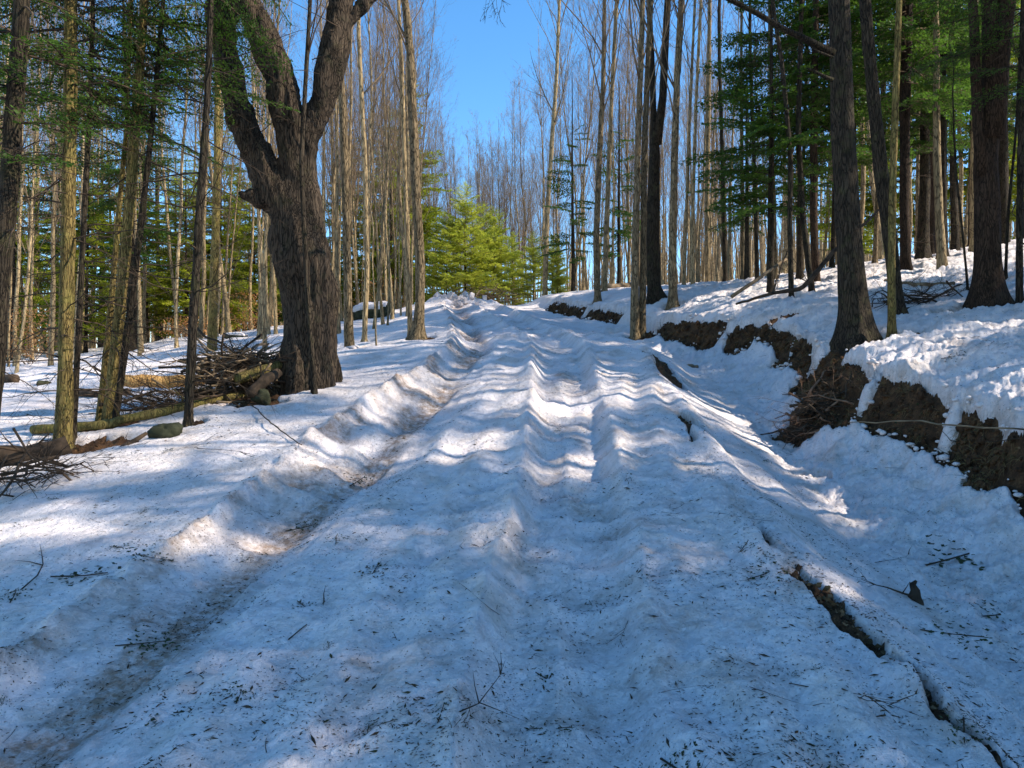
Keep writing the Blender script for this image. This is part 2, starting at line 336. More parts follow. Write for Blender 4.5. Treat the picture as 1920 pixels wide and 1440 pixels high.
# ------------------------------------------------------------------ materials
def mat(name):
    m = bpy.data.materials.new(name); m.use_nodes = True; t = m.node_tree; t.nodes.clear()
    o = t.nodes.new('ShaderNodeOutputMaterial'); return m, t, o
def N(t, typ, **kw):
    n = t.nodes.new(typ)
    for k, v in kw.items():
        if k in n.inputs: n.inputs[k].default_value = v
        else: setattr(n, k, v)
    return n
def ramp(t, src, stops):
    r = t.nodes.new('ShaderNodeValToRGB'); e = r.color_ramp.elements
    while len(e) < len(stops): e.new(.5)
    for k, (p, c) in enumerate(stops): e[k].position = p; e[k].color = (*c, 1) if len(c) == 3 else c
    t.links.new(src, r.inputs[0]); return r
def bark_mat(name, dark, light, moss=0.0, scale=1.0, bump=.6, mossc=(.10,.11,.02)):
    m, t, o = mat(name); L = t.links.new
    tc = N(t, 'ShaderNodeTexCoord'); oi = N(t, 'ShaderNodeObjectInfo')
    mp = N(t, 'ShaderNodeMapping'); mp.inputs['Scale'].default_value = (1, 1, .16); L(tc.outputs['Object'], mp.inputs[0])
    vo = N(t, 'ShaderNodeTexVoronoi', feature='DISTANCE_TO_EDGE', Scale=34 * scale)
    n0 = N(t, 'ShaderNodeTexNoise', Scale=9 * scale, Detail=5.0); L(mp.outputs[0], n0.inputs['Vector'])
    mx = N(t, 'ShaderNodeMixRGB', blend_type='LINEAR_LIGHT', Fac=.10); L(mp.outputs[0], mx.inputs[1]); L(n0.outputs['Color'], mx.inputs[2]); L(mx.outputs[0], vo.inputs['Vector'])
    n1 = N(t, 'ShaderNodeTexNoise', Scale=26 * scale, Detail=7.0, Roughness=.7); L(mp.outputs[0], n1.inputs['Vector'])
    n2 = N(t, 'ShaderNodeTexNoise', Scale=3.2, Detail=4.0, Roughness=.6); L(tc.outputs['Object'], n2.inputs['Vector'])
    r1 = ramp(t, vo.outputs['Distance'], [(0, (0,0,0)), (.16, (1,1,1))])
    ad = N(t, 'ShaderNodeMath', operation='MULTIPLY_ADD'); L(r1.outputs[0], ad.inputs[0]); ad.inputs[1].default_value = .55; L(n1.outputs[0], ad.inputs[2])
    cr = ramp(t, ad.outputs[0], [(.38, dark), (.72, tuple((a + b) / 2 for a, b in zip(dark, light))), (1.0, light)])
    cr2 = ramp(t, n2.outputs[0], [(.35, (.72,.72,.72)), (.65, (1.12,1.1,1.08))])
    mu = N(t, 'ShaderNodeMixRGB', blend_type='MULTIPLY', Fac=1.0); L(cr.outputs[0], mu.inputs[1]); L(cr2.outputs[0], mu.inputs[2])
    # a tree differs a little from its neighbour
    mr = N(t, 'ShaderNodeMapRange'); L(oi.outputs['Random'], mr.inputs[0]); mr.inputs[3].default_value = .75; mr.inputs[4].default_value = 1.25
    hs = N(t, 'ShaderNodeHueSaturation'); L(mr.outputs[0], hs.inputs['Value']); L(mu.outputs[0], hs.inputs['Color'])
    out = hs.outputs[0]
    n3 = N(t, 'ShaderNodeTexNoise', Scale=5.0, Detail=6.0, Roughness=.7); L(tc.outputs['Object'], n3.inputs['Vector'])
    rm = ramp(t, n3.outputs[0], [(.62 - .25 * moss, (0,0,0)), (.78 - .2 * moss, (1,1,1))])
    mm = N(t, 'ShaderNodeMath', operation='MULTIPLY'); L(rm.outputs[0], mm.inputs[0]); mm.inputs[1].default_value = min(1, moss)
    mo = N(t, 'ShaderNodeMixRGB', blend_type='MIX'); L(mm.outputs[0], mo.inputs[0]); L(out, mo.inputs[1]); mo.inputs[2].default_value = (*mossc, 1)
    b = N(t, 'ShaderNodeBsdfPrincipled', Roughness=.92); b.inputs['Specular IOR Level'].default_value = .15
    L(mo.outputs[0], b.inputs['Base Color'])
    bu = N(t, 'ShaderNodeBump', Strength=bump, Distance=.03); L(ad.outputs[0], bu.inputs['Height']); L(bu.outputs[0], b.inputs['Normal'])
    L(b.outputs[0], o.inputs[0]); return m
def leaf_mat(name, c1, c2, trans=.35):
    m, t, o = mat(name); L = t.links.new
    ge = N(t, 'ShaderNodeTexCoord'); n = N(t, 'ShaderNodeTexNoise', Scale=1.6, Detail=6.0, Roughness=.75); L(ge.outputs['Object'], n.inputs['Vector'])
    r = ramp(t, n.outputs[0], [(.34, c1), (.66, c2)])
    oi = N(t, 'ShaderNodeObjectInfo'); mr = N(t, 'ShaderNodeMapRange'); L(oi.outputs['Random'], mr.inputs[0]); mr.inputs[3].default_value = .75; mr.inputs[4].default_value = 1.25
    hs = N(t, 'ShaderNodeHueSaturation'); L(mr.outputs[0], hs.inputs['Value']); L(r.outputs[0], hs.inputs['Color'])
    d = N(t, 'ShaderNodeBsdfPrincipled', Roughness=.55); d.inputs['Specular IOR Level'].default_value = .3; L(hs.outputs[0], d.inputs['Base Color'])
    tr = N(t, 'ShaderNodeBsdfTranslucent'); L(hs.outputs[0], tr.inputs[0])
    mx = N(t, 'ShaderNodeMixShader', Fac=trans); L(d.outputs[0], mx.inputs[1]); L(tr.outputs[0], mx.inputs[2]); L(mx.outputs[0], o.inputs[0]); return m
def plain(name, c, c2=None, rough=.9, scale=20, bump=.0):
    m, t, o = mat(name); L = t.links.new
    ge = N(t, 'ShaderNodeTexCoord'); n = N(t, 'ShaderNodeTexNoise', Scale=scale, Detail=5.0); L(ge.outputs['Object'], n.inputs['Vector'])
    r = ramp(t, n.outputs[0], [(.35, c), (.65, c2 or c)])
    d = N(t, 'ShaderNodeBsdfPrincipled', Roughness=rough); d.inputs['Specular IOR Level'].default_value = .2; L(r.outputs[0], d.inputs['Base Color'])
    if bump:
        bu = N(t, 'ShaderNodeBump', Strength=bump, Distance=.03); L(n.outputs[0], bu.inputs['Height']); L(bu.outputs[0], d.inputs['Normal'])
    L(d.outputs[0], o.inputs[0]); return m

def snow_material():
    m, t, o = mat('old_snow'); L = t.links.new
    tc = N(t, 'ShaderNodeTexCoord'); P = tc.outputs['Object']
    at = N(t, 'ShaderNodeAttribute', attribute_name='stain')
    nA = N(t, 'ShaderNodeTexNoise', Scale=2.2, Detail=6.0, Roughness=.62); L(P, nA.inputs['Vector'])
    nB = N(t, 'ShaderNodeTexNoise', Scale=14.0, Detail=6.0, Roughness=.7); L(P, nB.inputs['Vector'])
    base = ramp(t, nA.outputs[0], [(.3, (.80,.70,.68)), (.52, (.85,.75,.71)), (.72, (.69,.575,.50))])
    st = N(t, 'ShaderNodeMath', operation='MULTIPLY'); L(at.outputs['Fac'], st.inputs[0])
    rb = ramp(t, nB.outputs[0], [(.32, (.15,.15,.15)), (.60, (1,1,1))]); L(rb.outputs[0], st.inputs[1])
    mx = N(t, 'ShaderNodeMixRGB'); L(st.outputs[0], mx.inputs[0]); L(base.outputs[0], mx.inputs[1]); mx.inputs[2].default_value = (.27, .165, .095, 1)
    # specks of bark dust and needles too small to build, gathered in drifts
    vo = N(t, 'ShaderNodeTexVoronoi', Scale=42.0); vo.inputs['Randomness'].default_value = 1.0; L(P, vo.inputs['Vector'])
    sp = ramp(t, vo.outputs['Distance'], [(.14, (1,1,1)), (.24, (0,0,0))])
    nC = N(t, 'ShaderNodeTexNoise', Scale=1.7, Detail=4.0, Roughness=.65); L(P, nC.inputs['Vector'])
    dr = ramp(t, nC.outputs[0], [(.38, (.25,.25,.25)), (.62, (1,1,1))])
    a1 = N(t, 'ShaderNodeMath', operation='MULTIPLY'); L(sp.outputs[0], a1.inputs[0]); L(dr.outputs[0], a1.inputs[1])
    cc = ramp(t, vo.outputs['Color'], [(.45, (0,0,0)), (.55, (1,1,1))])
    a2 = N(t, 'ShaderNodeMath', operation='MULTIPLY'); L(a1.outputs[0], a2.inputs[0]); L(cc.outputs[0], a2.inputs[1])
    m2 = N(t, 'ShaderNodeMixRGB'); L(a2.outputs[0], m2.inputs[0]); L(mx.outputs[0], m2.inputs[1]); m2.inputs[2].default_value = (.12, .085, .05, 1)
    b = N(t, 'ShaderNodeBsdfPrincipled', Roughness=.62); b.inputs['Specular IOR Level'].default_value = .25
    L(m2.outputs[0], b.inputs['Base Color'])
    nD = N(t, 'ShaderNodeTexNoise', Scale=70.0, Detail=5.0, Roughness=.7); L(P, nD.inputs['Vector'])
    vc = N(t, 'ShaderNodeTexVoronoi', Scale=17.0, feature='SMOOTH_F1'); vm = N(t, 'ShaderNodeMixRGB', blend_type='LINEAR_LIGHT', Fac=.12); L(P, vm.inputs[1]); L(nB.outputs['Color'], vm.inputs[2]); L(vm.outputs[0], vc.inputs['Vector'])
    a0 = N(t, 'ShaderNodeMath', operation='MULTIPLY_ADD'); L(vc.outputs['Distance'], a0.inputs[0]); a0.inputs[1].default_value = .7; L(nB.outputs[0], a0.inputs[2])
    ad = N(t, 'ShaderNodeMath', operation='MULTIPLY_ADD'); L(nD.outputs[0], ad.inputs[0]); ad.inputs[1].default_value = .4; L(a0.outputs[0], ad.inputs[2])
    bu = N(t, 'ShaderNodeBump', Strength=.85, Distance=.03); L(ad.outputs[0], bu.inputs['Height']); L(bu.outputs[0], b.inputs['Normal'])
    L(b.outputs[0], o.inputs[0]); return m
def soil_material():
    m, t, o = mat('bare_soil'); L = t.links.new
    tc = N(t, 'ShaderNodeTexCoord'); P = tc.outputs['Object']
    nA = N(t, 'ShaderNodeTexNoise', Scale=5.0, Detail=8.0, Roughness=.7); L(P, nA.inputs['Vector'])
    nB = N(t, 'ShaderNodeTexNoise', Scale=38.0, Detail=6.0, Roughness=.75); L(P, nB.inputs['Vector'])
    c = ramp(t, nA.outputs[0], [(.32, (.030,.018,.011)), (.5, (.085,.046,.024)), (.62, (.15,.080,.038)), (.75, (.060,.065,.018))])
    c2 = ramp(t, nB.outputs[0], [(.3, (.35,.35,.35)), (.7, (1.6,1.5,1.4))])
    mu = N(t, 'ShaderNodeMixRGB', blend_type='MULTIPLY', Fac=1.0); L(c.outputs[0], mu.inputs[1]); L(c2.outputs[0], mu.inputs[2])
    b = N(t, 'ShaderNodeBsdfPrincipled', Roughness=.95); b.inputs['Specular IOR Level'].default_value = .15; L(mu.outputs[0], b.inputs['Base Color'])
    bu = N(t, 'ShaderNodeBump', Strength=1.0, Distance=.03); L(nB.outputs[0], bu.inputs['Height']); L(bu.outputs[0], b.inputs['Normal'])
    L(b.outputs[0], o.inputs[0]); return m
M_snow = snow_material(); M_soil = soil_material()
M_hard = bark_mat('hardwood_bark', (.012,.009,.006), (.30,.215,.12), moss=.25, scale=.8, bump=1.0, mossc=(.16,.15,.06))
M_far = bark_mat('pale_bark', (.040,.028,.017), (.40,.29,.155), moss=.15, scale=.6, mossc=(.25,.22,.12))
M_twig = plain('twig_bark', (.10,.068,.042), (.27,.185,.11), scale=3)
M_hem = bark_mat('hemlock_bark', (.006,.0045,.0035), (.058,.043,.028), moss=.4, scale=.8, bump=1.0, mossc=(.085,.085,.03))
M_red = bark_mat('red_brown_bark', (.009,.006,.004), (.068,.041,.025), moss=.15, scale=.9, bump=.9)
M_yel = bark_mat('sunlit_yellow_bark', (.018,.013,.005), (.27,.19,.065), moss=.6, scale=1.0, bump=.9, mossc=(.26,.22,.06))  # yellow sunlight on the trunks, put into the bark colour
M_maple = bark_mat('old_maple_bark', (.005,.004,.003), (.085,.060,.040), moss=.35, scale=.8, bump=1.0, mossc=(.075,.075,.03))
M_dead = plain('dead_wood', (.11,.075,.045), (.27,.19,.115), scale=6, bump=.3)
M_darkwood = plain('damp_wood', (.025,.017,.011), (.085,.055,.034), scale=8, bump=.4)
M_orange = bark_mat('peeled_log', (.22,.10,.03), (.52,.30,.11), moss=.1, scale=.7)
M_mosslog = bark_mat('mossy_log', (.06,.045,.015), (.24,.18,.06), moss=.6, scale=.8, mossc=(.13,.13,.03))
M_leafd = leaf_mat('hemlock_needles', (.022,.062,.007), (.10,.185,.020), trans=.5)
M_leafl = leaf_mat('sunny_needles', (.15,.21,.012), (.44,.46,.03), trans=.55)  # lit twin of the hemlock needles: sun put into the yellow-green
M_leafy = leaf_mat('sunlit_young_needles', (.30,.37,.03), (.62,.62,.09), trans=.55)  # yellow-green of the young hemlocks, with full sun put into the colour
M_beech = leaf_mat('dry_beech_leaves', (.34,.14,.04), (.62,.34,.14), trans=.4)
M_rock = plain('mossy_rock', (.020,.022,.010), (.055,.055,.030), scale=9, bump=.8)
M_litter = plain('needle_litter', (.035,.022,.013), (.075,.05,.025), scale=30)
M_litg = plain('green_litter', (.026,.028,.012), (.05,.052,.020), scale=30)

# ------------------------------------------------------------------ ground sheets
def grid_rows():
    r = list(np.linspace(-38, -4, 14)) + list(np.arange(-3.2, 2.3, .25))
    y = 2.4
    while y < 30: r.append(y); y += .0042 * y + .0045
    while y < 200: r.append(y); y += .035 * y
    return np.array(r)
def fan(rows, nc, ext=200):
    half = .74 * np.maximum(rows, 2.2) + 1.2
    u = np.linspace(-1, 1, 4001); wt = 1 + 1.3 * ((u > .25) & (u < .85)); cw = np.cumsum(wt); u = np.interp(np.linspace(cw[0], cw[-1], nc), cw, u)
    v = np.linspace(0, 1, 26)[1:] ** 2.2
    X = np.concatenate([(-half[:, None] - (ext - half[:, None]) * v[None, ::-1]), half[:, None] * u[None], (half[:, None] + (ext - half[:, None]) * v[None])], 1)
    Y = np.repeat(rows[:, None], X.shape[1], 1); return X, Y
def build_ground():
    rows = grid_rows(); X, Y = fan(rows, 660)
    nr, nc = X.shape
    # pull the snow lip out over the bare bank
    Z = snow_h(X, Y)
    t = bank_t(X, Y); m = soil_mask(X.ravel(), Y.ravel()).reshape(X.shape)
    lip = .13 * np.exp(-((t - 1.12) / .16) ** 2) * sst(-1.2, -.1, m) * (Y < 28)
    Xo = X
    V = np.stack([Xo, Y, Z], -1).reshape(-1, 3)
    i = np.arange(nr - 1)[:, None] * nc + np.arange(nc - 1)[None]
    Fc = np.stack([i, i + 1, i + nc + 1, i + nc], -1).reshape(-1, 4)
    me = mesh_np('snow_ground', V, [Fc], [M_snow])
    x, y = X.ravel(), Y.ravel()
    L, B, Rr, E = fl(y), fb(y), fr(y), fe(y)
    n = fbm2(x * 1.8, y * 1.2, 3)
    s = 1.5 * np.exp(-((x - L + .04) / .17) ** 2) * (.55 + .9 * noise2(x * 1.5, y * .7))
    s += .65 * sst(-.15, .0, x - B) * (1 - sst(-.1, .15, x - L)) * (.35 + n)
    s += .42 * np.exp(-((x - B) / .09) ** 2) * (.4 + 1.2 * noise2(x * 3, y * 3))
    s += .28 * (np.abs(x - Rr) < 1.1) * sst(-.1, .5, fbm2(x * 1.1 + 9, y * 3.2, 3)) + .22 * sst(-.1, .6, fbm2(x * 4, y * 4, 3)) * (y < 14)
    s += .30 * np.exp(-((x - Rr) / .30) ** 2) * (.2 + n)
    s += .35 * np.exp(-((x - E + .02) / .10) ** 2) * (.4 + n) * (y < 14)
    s += .16 * sst(0, .6, n) + .5 * np.exp(-((m.ravel() + .05) / .10) ** 2)
    s += .25 * sst(4.0, 6, x) * sst(.1, .8, fbm2(x * .8 + 3, y * .8, 3)) * (y < 24)
    s = np.clip(s, 0, .9) * (1 - sst(24, 40, y) * .6)
    at = me.attributes.new('stain', 'FLOAT', 'POINT'); at.data.foreach_set('value', s.astype(np.float32))
    add('snow_ground', me, kind='structure')
    # soil sheet only round the bare places
    rows2 = rows[(rows > 2.3) & (rows < 29)]; X, Y = fan(rows2, 720); X = X[:, 25:-25]; Y = Y[:, 25:-25]; nr, nc = X.shape
    m = soil_mask(X.ravel(), Y.ravel()).reshape(X.shape)
    keep = m > -.22
    Z = np.full(X.shape, 0.0); Z[keep] = soil_h(X[keep], Y[keep])
    i = np.arange(nr - 1)[:, None] * nc + np.arange(nc - 1)[None]
    kf = (keep[:-1, :-1] & keep[1:, :-1] & keep[:-1, 1:] & keep[1:, 1:]).ravel()
    Fc = np.stack([i, i + 1, i + nc + 1, i + nc], -1).reshape(-1, 4)[kf]
    used = np.unique(Fc); mp = np.full(nr * nc, -1); mp[used] = np.arange(len(used))
    V = np.stack([X, Y, Z], -1).reshape(-1, 3)[used]
    me = mesh_np('bare_soil', V, [mp[Fc]], [M_soil]); add('bare_soil', me, kind='structure')
build_ground()

# ------------------------------------------------------------------ trees
def unit(v): v = np.asarray(v, float); return v / max(np.linalg.norm(v), 1e-9)
def sweep_trunk(P, rad, seg=20, flare=.5, rough=.04, seed=0, lobes=4, sub=.12):
    """a trunk with root flare and uneven section; P starts at ground level, goes 0.35 m below"""
    P = np.asarray(P, float); rad = np.asarray(rad, float)
    P = np.concatenate([[P[0] - [0, 0, .35]], P]); rad = np.concatenate([[rad[0]], rad])
    d = np.concatenate([[0], np.cumsum(np.linalg.norm(np.diff(P, axis=0), axis=1))])
    n = max(8, int(d[-1] / sub)); n = min(n, 150)
    s = d[-1] * (np.linspace(0, 1, n) ** 1.15)
    k = 2
    Q = np.stack([np.interp(s, d, P[:, j]) for j in range(3)], 1); r = np.interp(s, d, rad)
    for _ in range(3): Q[1:-1] = (Q[:-2] + 2 * Q[1:-1] + Q[2:]) / 4
    h = np.maximum(s - .35, -.1)
    tg = np.gradient(Q, axis=0); tg /= np.linalg.norm(tg, axis=1, keepdims=True)
    u = np.cross(tg, np.array([0, 1, 0.])); u /= np.linalg.norm(u, axis=1, keepdims=True); v = np.cross(tg, u)
    an = np.arange(seg) * 2 * np.pi / seg
    r0 = rad[0]
    fl_ = flare * np.exp(-np.maximum(h, 0) / (1.15 * r0 + .03))[:, None] * (1 + .55 * np.cos(lobes * an + seed)[None] + .3 * np.cos((lobes + 1) * an + 2 * seed)[None])
    cx, cy = np.cos(an)[None] * np.ones((n, 1)), np.sin(an)[None] * np.ones((n, 1))
    nz = noise3(cx * 1.6 + seed * 7.1, cy * 1.6, (s / max(r0, .05) * .35)[:, None] * np.ones((1, seg)))
    nz2 = noise3(cx * 5 + seed * 3.1, cy * 5, (s * 2.2)[:, None] * np.ones((1, seg)))
    rr = r[:, None] * (1 + fl_ + rough * 2.2 * nz + rough * 1.2 * nz2)
    V = Q[:, None] + rr[..., None] * (np.cos(an)[None, :, None] * u[:, None] + np.sin(an)[None, :, None] * v[:, None])
    i = np.arange(n - 1)[:, None] * seg; j = np.arange(seg)[None]; j2 = (j + 1) % seg
    Fq = np.stack([i + j, i + j2, i + seg + j2, i + seg + j], -1).reshape(-1, 4)
    return V.reshape(-1, 3), Fq[:, ::-1], Q, r
def grow(mb, rng, p, d, L, r, lvl, up=.25, wig=.12, kids=(7, 4, 3), sides=(5, 3, 3, 3), mi=0):
    n = (8, 5, 3, 2)[min(lvl, 3)]
    P = [np.array(p, float)]; d = unit(d); st = L / (n - 1); dirs = [d]
    for k in range(n - 1):
        d = unit(d + rng.normal(0, wig, 3) + np.array([0, 0, up * st / max(L, .3) * 2]))
        P.append(P[-1] + d * st); dirs.append(d)
    P = np.array(P); rad = r * (1 - np.linspace(0, 1, n) * .82)
    mb.tube(P, rad, sides[min(lvl, 3)], mi)
    if lvl < len(kids):
        for k in range(kids[lvl]):
            f = rng.uniform(.22, .98); i = min(int(f * (n - 1)), n - 2); t = f * (n - 1) - i
            q = P[i] * (1 - t) + P[i + 1] * t
            a = unit(np.cross(dirs[i], rng.normal(0, 1, 3)))
            nd = unit(dirs[i] * rng.uniform(.7, 1.2) + a * rng.uniform(.45, .9))
            grow(mb, rng, q, nd, L * rng.uniform(.32, .55) * (1.15 - .5 * f), max(rad[i] * .5, .0028), lvl + 1, up, wig * 1.15, kids, sides, mi)
def crown_hard(mb, rng, Q, r, h0, n=16, spread=.55, kids=(6, 4, 3), lenk=.42, lmin=1.2, thick=.42):
    """rising limbs of a forest grown hardwood along the path Q above height h0"""
    H = Q[-1, 2] - Q[0, 2]
    hh = Q[:, 2] - Q[0, 2]
    for k in range(n):
        h = h0 + (H - h0) * rng.uniform(0, .98) ** .85
        i = int(np.searchsorted(hh, h)); i = min(max(i, 1), len(Q) - 2)
        a = rng.uniform(0, 2 * np.pi); L = max(lmin, (H - h) * lenk + .6) * rng.uniform(.6, 1.15)
        d = np.array([math.cos(a) * spread, math.sin(a) * spread, 1.0]) * 1.0
        grow(mb, rng, Q[i], d, L, min(r[i] * thick, .05) * rng.uniform(.5, 1), 0, up=.35, wig=.10, kids=kids)
def dead_branches(mb, rng, Q, r, h0, h1, n=30, L=(.5, 1.6), r0=.011, droop=-.15, kids=(5, 2), mi=0):
    hh = Q[:, 2] - Q[0, 2]
    for k in range(n):
        h = rng.uniform(h0, h1); i = min(max(int(np.searchsorted(hh, h)), 1), len(Q) - 2)
        a = rng.uniform(0, 2 * np.pi); d = np.array([math.cos(a), math.sin(a), rng.uniform(-.25, .25)])
        grow(mb, rng, Q[i], d, rng.uniform(*L), r0 * rng.uniform(.6, 1.2), 0, up=droop, wig=.14, kids=kids, mi=mi)

# hemlock boughs: flat sprays of short needle shoots
def bough_proto(rng, L, leaf=.085, wd=.017, dense=1.0):
    mb = MB(); n = 8; s = np.linspace(0, 1, n); side = rng.normal(0, .05)
    P = np.stack([s * L, side * L * s * s, -.10 * L * s * s + .05 * L * s], 1); mb.tube(P, .0035 + .011 * L * (1 - s) / 1.6, 3, 0)
    Q = []
    step = .085 / dense
    for sg in (-1, 1):
        x = .12 * L
        while x < L:
            f = x / L; l = (.40 * L * (1 - f) ** .8 * min(1, .35 + f * 2.2) + .10) * rng.uniform(.55, 1.15)
            i = min(int(f * (n - 1)), n - 2); t = f * (n - 1) - i; b = P[i] * (1 - t) + P[i + 1] * t
            th = sg * rng.uniform(.75, 1.15); d = np.array([math.cos(th), math.sin(th), rng.normal(-.06, .10)])
            m = max(2, int(l / .052)); tt = (np.arange(m) + rng.random(m) * .5) / m
            pts = b + d * l * tt[:, None] + np.array([0, 0, -.16]) * (l * tt[:, None]) ** 2 + rng.normal(0, .008, (m, 3))
            if l > .25: mb.tube(np.stack([b, pts[m // 2], pts[-1]]), [.004, .003, .0015], 3, 0)
            for s2 in (-1, 1):
                a2 = th + s2 * rng.uniform(.5, .95, m); ll = leaf * rng.uniform(.6, 1.25, m) * (1.1 - .5 * tt)
                dd = np.stack([np.cos(a2), np.sin(a2), rng.normal(-.1, .22, m)], 1)
                nn = np.stack([-np.sin(a2), np.cos(a2), rng.normal(0, .75, m)], 1)
                w_ = wd * rng.uniform(.7, 1.3, m)
                c = pts + dd * (ll * .5)[:, None]
                Q.append(np.stack([pts, c + nn * w_[:, None], pts + dd * ll[:, None], c - nn * w_[:, None]], 1))
            x += step * rng.uniform(.6, 1.4)
    mb.quads(np.concatenate(Q), 1)
    return mb
prng = np.random.default_rng(3)
PROTO = {}
for L_ in (.6, 1.1, 1.8, 2.6):
    PROTO[L_] = [bough_proto(prng, L_, leaf=(.07 if L_ < 1 else .10), wd=(.013 if L_ < 1 else .019)).arrays() for _ in range(2)]
PROTO_NEAR = {L_: [bough_proto(prng, L_, leaf=.062, wd=.0085, dense=1.25).arrays() for _ in range(2)] for L_ in (1.1, 1.8, 2.5)}
def place_bough(mb, rng, p, a, pitch, L, PR=None):
    PR = PR or PROTO
    key = min(PR, key=lambda k: abs(k - L)); V, Fs, M = PR[key][rng.integers(2)]
    s = L / key; roll = rng.normal(0, .25)
    V = V * s; cr, sr = math.cos(roll), math.sin(roll)
    V = np.stack([V[:, 0], V[:, 1] * cr - V[:, 2] * sr, V[:, 1] * sr + V[:, 2] * cr], 1)
    cp, sp = math.cos(pitch), math.sin(pitch)
    V = np.stack([V[:, 0] * cp - V[:, 2] * sp, V[:, 1], V[:, 0] * sp + V[:, 2] * cp], 1)
    ca, sa = math.cos(a), math.sin(a)
    V = np.stack([V[:, 0] * ca - V[:, 1] * sa, V[:, 0] * sa + V[:, 1] * ca, V[:, 2]], 1) + p
    o = 0
    for f in Fs:
        mi = M[o]; o += len(f); mb.raw.append((None, f, mi, V))
def finish(mb, name, mats):
    """like MB.mesh, boughs carry one vertex block for several face batches"""
    V, Fs, M, off = [], [], [], 0
    raws = mb.raw; mb.raw = [r for r in raws if len(r) == 3]
    if mb.t or mb.q or mb.raw:
        v, f, m = mb.arrays(); V.append(v); Fs += f; M.append(m); off = len(v)
    seen = {}
    for r in raws:
        if len(r) == 3: continue
        _, f, mi, v = r
        if id(v) not in seen: seen[id(v)] = off; V.append(v); off += len(v)
        Fs.append(f + seen[id(v)]); M.append(np.full(len(f), mi))
    return mesh_np(name, np.concatenate(V), Fs, mats, np.concatenate(M))
def hemlock_crown(seed, H, h0, rmax, n, mats, path=None, droop=-.12, name='foliage', shape=1.0, gap=.0, PR=None):
    rng = np.random.default_rng(seed); mb = MB()
    for k in range(n):
        f = (k + rng.random()) / n; h = h0 + (H - h0) * f
        L = rmax * ((1 - f) ** shape * .92 + .08) * rng.uniform(.55, 1.1) * min(1, .55 + f * 3)
        L = max(L, .3)
        if rng.random() < gap: continue
        a = rng.uniform(0, 2 * np.pi)
        p = np.array([0, 0, h]) if path is None else np.array([np.interp(h, path[:, 2], path[:, 0]), np.interp(h, path[:, 2], path[:, 1]), h])
        place_bough(mb, rng, p, a, rng.normal(droop + .45 * f, .12), L, PR)
    return finish(mb, name, mats)
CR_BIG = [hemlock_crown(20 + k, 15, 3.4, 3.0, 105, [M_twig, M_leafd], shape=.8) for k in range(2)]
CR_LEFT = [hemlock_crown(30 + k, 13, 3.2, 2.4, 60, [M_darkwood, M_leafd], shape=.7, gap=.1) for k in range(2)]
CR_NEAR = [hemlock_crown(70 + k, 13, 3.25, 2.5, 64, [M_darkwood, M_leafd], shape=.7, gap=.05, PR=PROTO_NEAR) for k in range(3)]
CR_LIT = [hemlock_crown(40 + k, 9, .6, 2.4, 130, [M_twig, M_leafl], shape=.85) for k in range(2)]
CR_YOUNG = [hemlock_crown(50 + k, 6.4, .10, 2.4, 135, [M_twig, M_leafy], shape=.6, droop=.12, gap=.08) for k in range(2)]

def generic_trunk(seed, H, r0, seg=8, lean=.02, wob=.03, mats=None, top=.12):
    rng = np.random.default_rng(seed); n = 12; z = np.linspace(0, H, n)
    x = np.cumsum(rng.normal(lean, wob, n)) * H / 12; y = np.cumsum(rng.normal(0, wob, n)) * H / 12; x -= x[0]; y -= y[0]
    P = np.stack([x, y, z], 1); r = r0 * (1 - (z / H) * (1 - top))
    return sweep_trunk(P, r, seg, flare=.35, seed=seed, sub=.3)
# variants of the far hardwoods
HV = []
for k in range(9):
    rng = np.random.default_rng(100 + k)
    H = rng.uniform(12.5, 17); V, Fq, Q, r = generic_trunk(100 + k, H, rng.uniform(.06, .12), seg=8, lean=rng.normal(0, .025), wob=.035)
    mt = mesh_np('trunk', V, [Fq], [M_far]); mb = MB()
    crown_hard(mb, rng, Q, r, H * rng.uniform(.28, .42), n=int(rng.integers(17, 23)), spread=rng.uniform(.28, .5), kids=(7, 4, 2), lenk=.36)
    HV.append((mt, mb.mesh('branches', [M_far if k % 2 else M_twig]), H))
HF = []
for k in range(7):
    rng = np.random.default_rng(200 + k)
    H = rng.uniform(11.5, 14.5); V, Fq, Q, r = generic_trunk(200 + k, H, rng.uniform(.045, .08), seg=6, lean=rng.normal(0, .03), wob=.045)
    mt = mesh_np('trunk', V, [Fq], [M_far]); mb = MB()
    crown_hard(mb, rng, Q, r, H * rng.uniform(.2, .35), n=int(rng.integers(20, 27)), spread=rng.uniform(.28, .5), kids=(7, 5, 2), lenk=.38, thick=.5)
    HF.append((mt, mb.mesh('branches', [M_twig]), H))
SV = []      # slim understorey poles
for k in range(5):
    rng = np.random.default_rng(140 + k); H = rng.uniform(6, 10)
    V, Fq, Q, r = generic_trunk(140 + k, H, rng.uniform(.03, .055), seg=6, lean=rng.normal(0, .02), wob=.035)
    mt = mesh_np('trunk', V, [Fq], [M_far]); mb = MB()
    crown_hard(mb, rng, Q, r, H * .2, n=14, spread=.7, kids=(4, 3), lenk=.35, lmin=.6)
    SV.append((mt, mb.mesh('branches', [M_twig]), H))
HT = []
for k in range(3):
    V, Fq, Q, r = generic_trunk(160 + k, 15, .20, seg=14, lean=0, wob=.012, top=.08); HT.append(mesh_np('trunk', V, [Fq], [M_hem]))
HS = []
for k in range(2):
    V, Fq, Q, r = generic_trunk(170 + k, 9, .09, seg=8, lean=0, wob=.01, top=.08); HS.append(mesh_np('trunk', V, [Fq], [M_hem]))
HY = []
V, Fq, Q, r = generic_trunk(180, 5.5, .06, seg=8, lean=0, wob=.01, top=.08); HY.append(mesh_np('trunk', V, [Fq], [M_hem]))

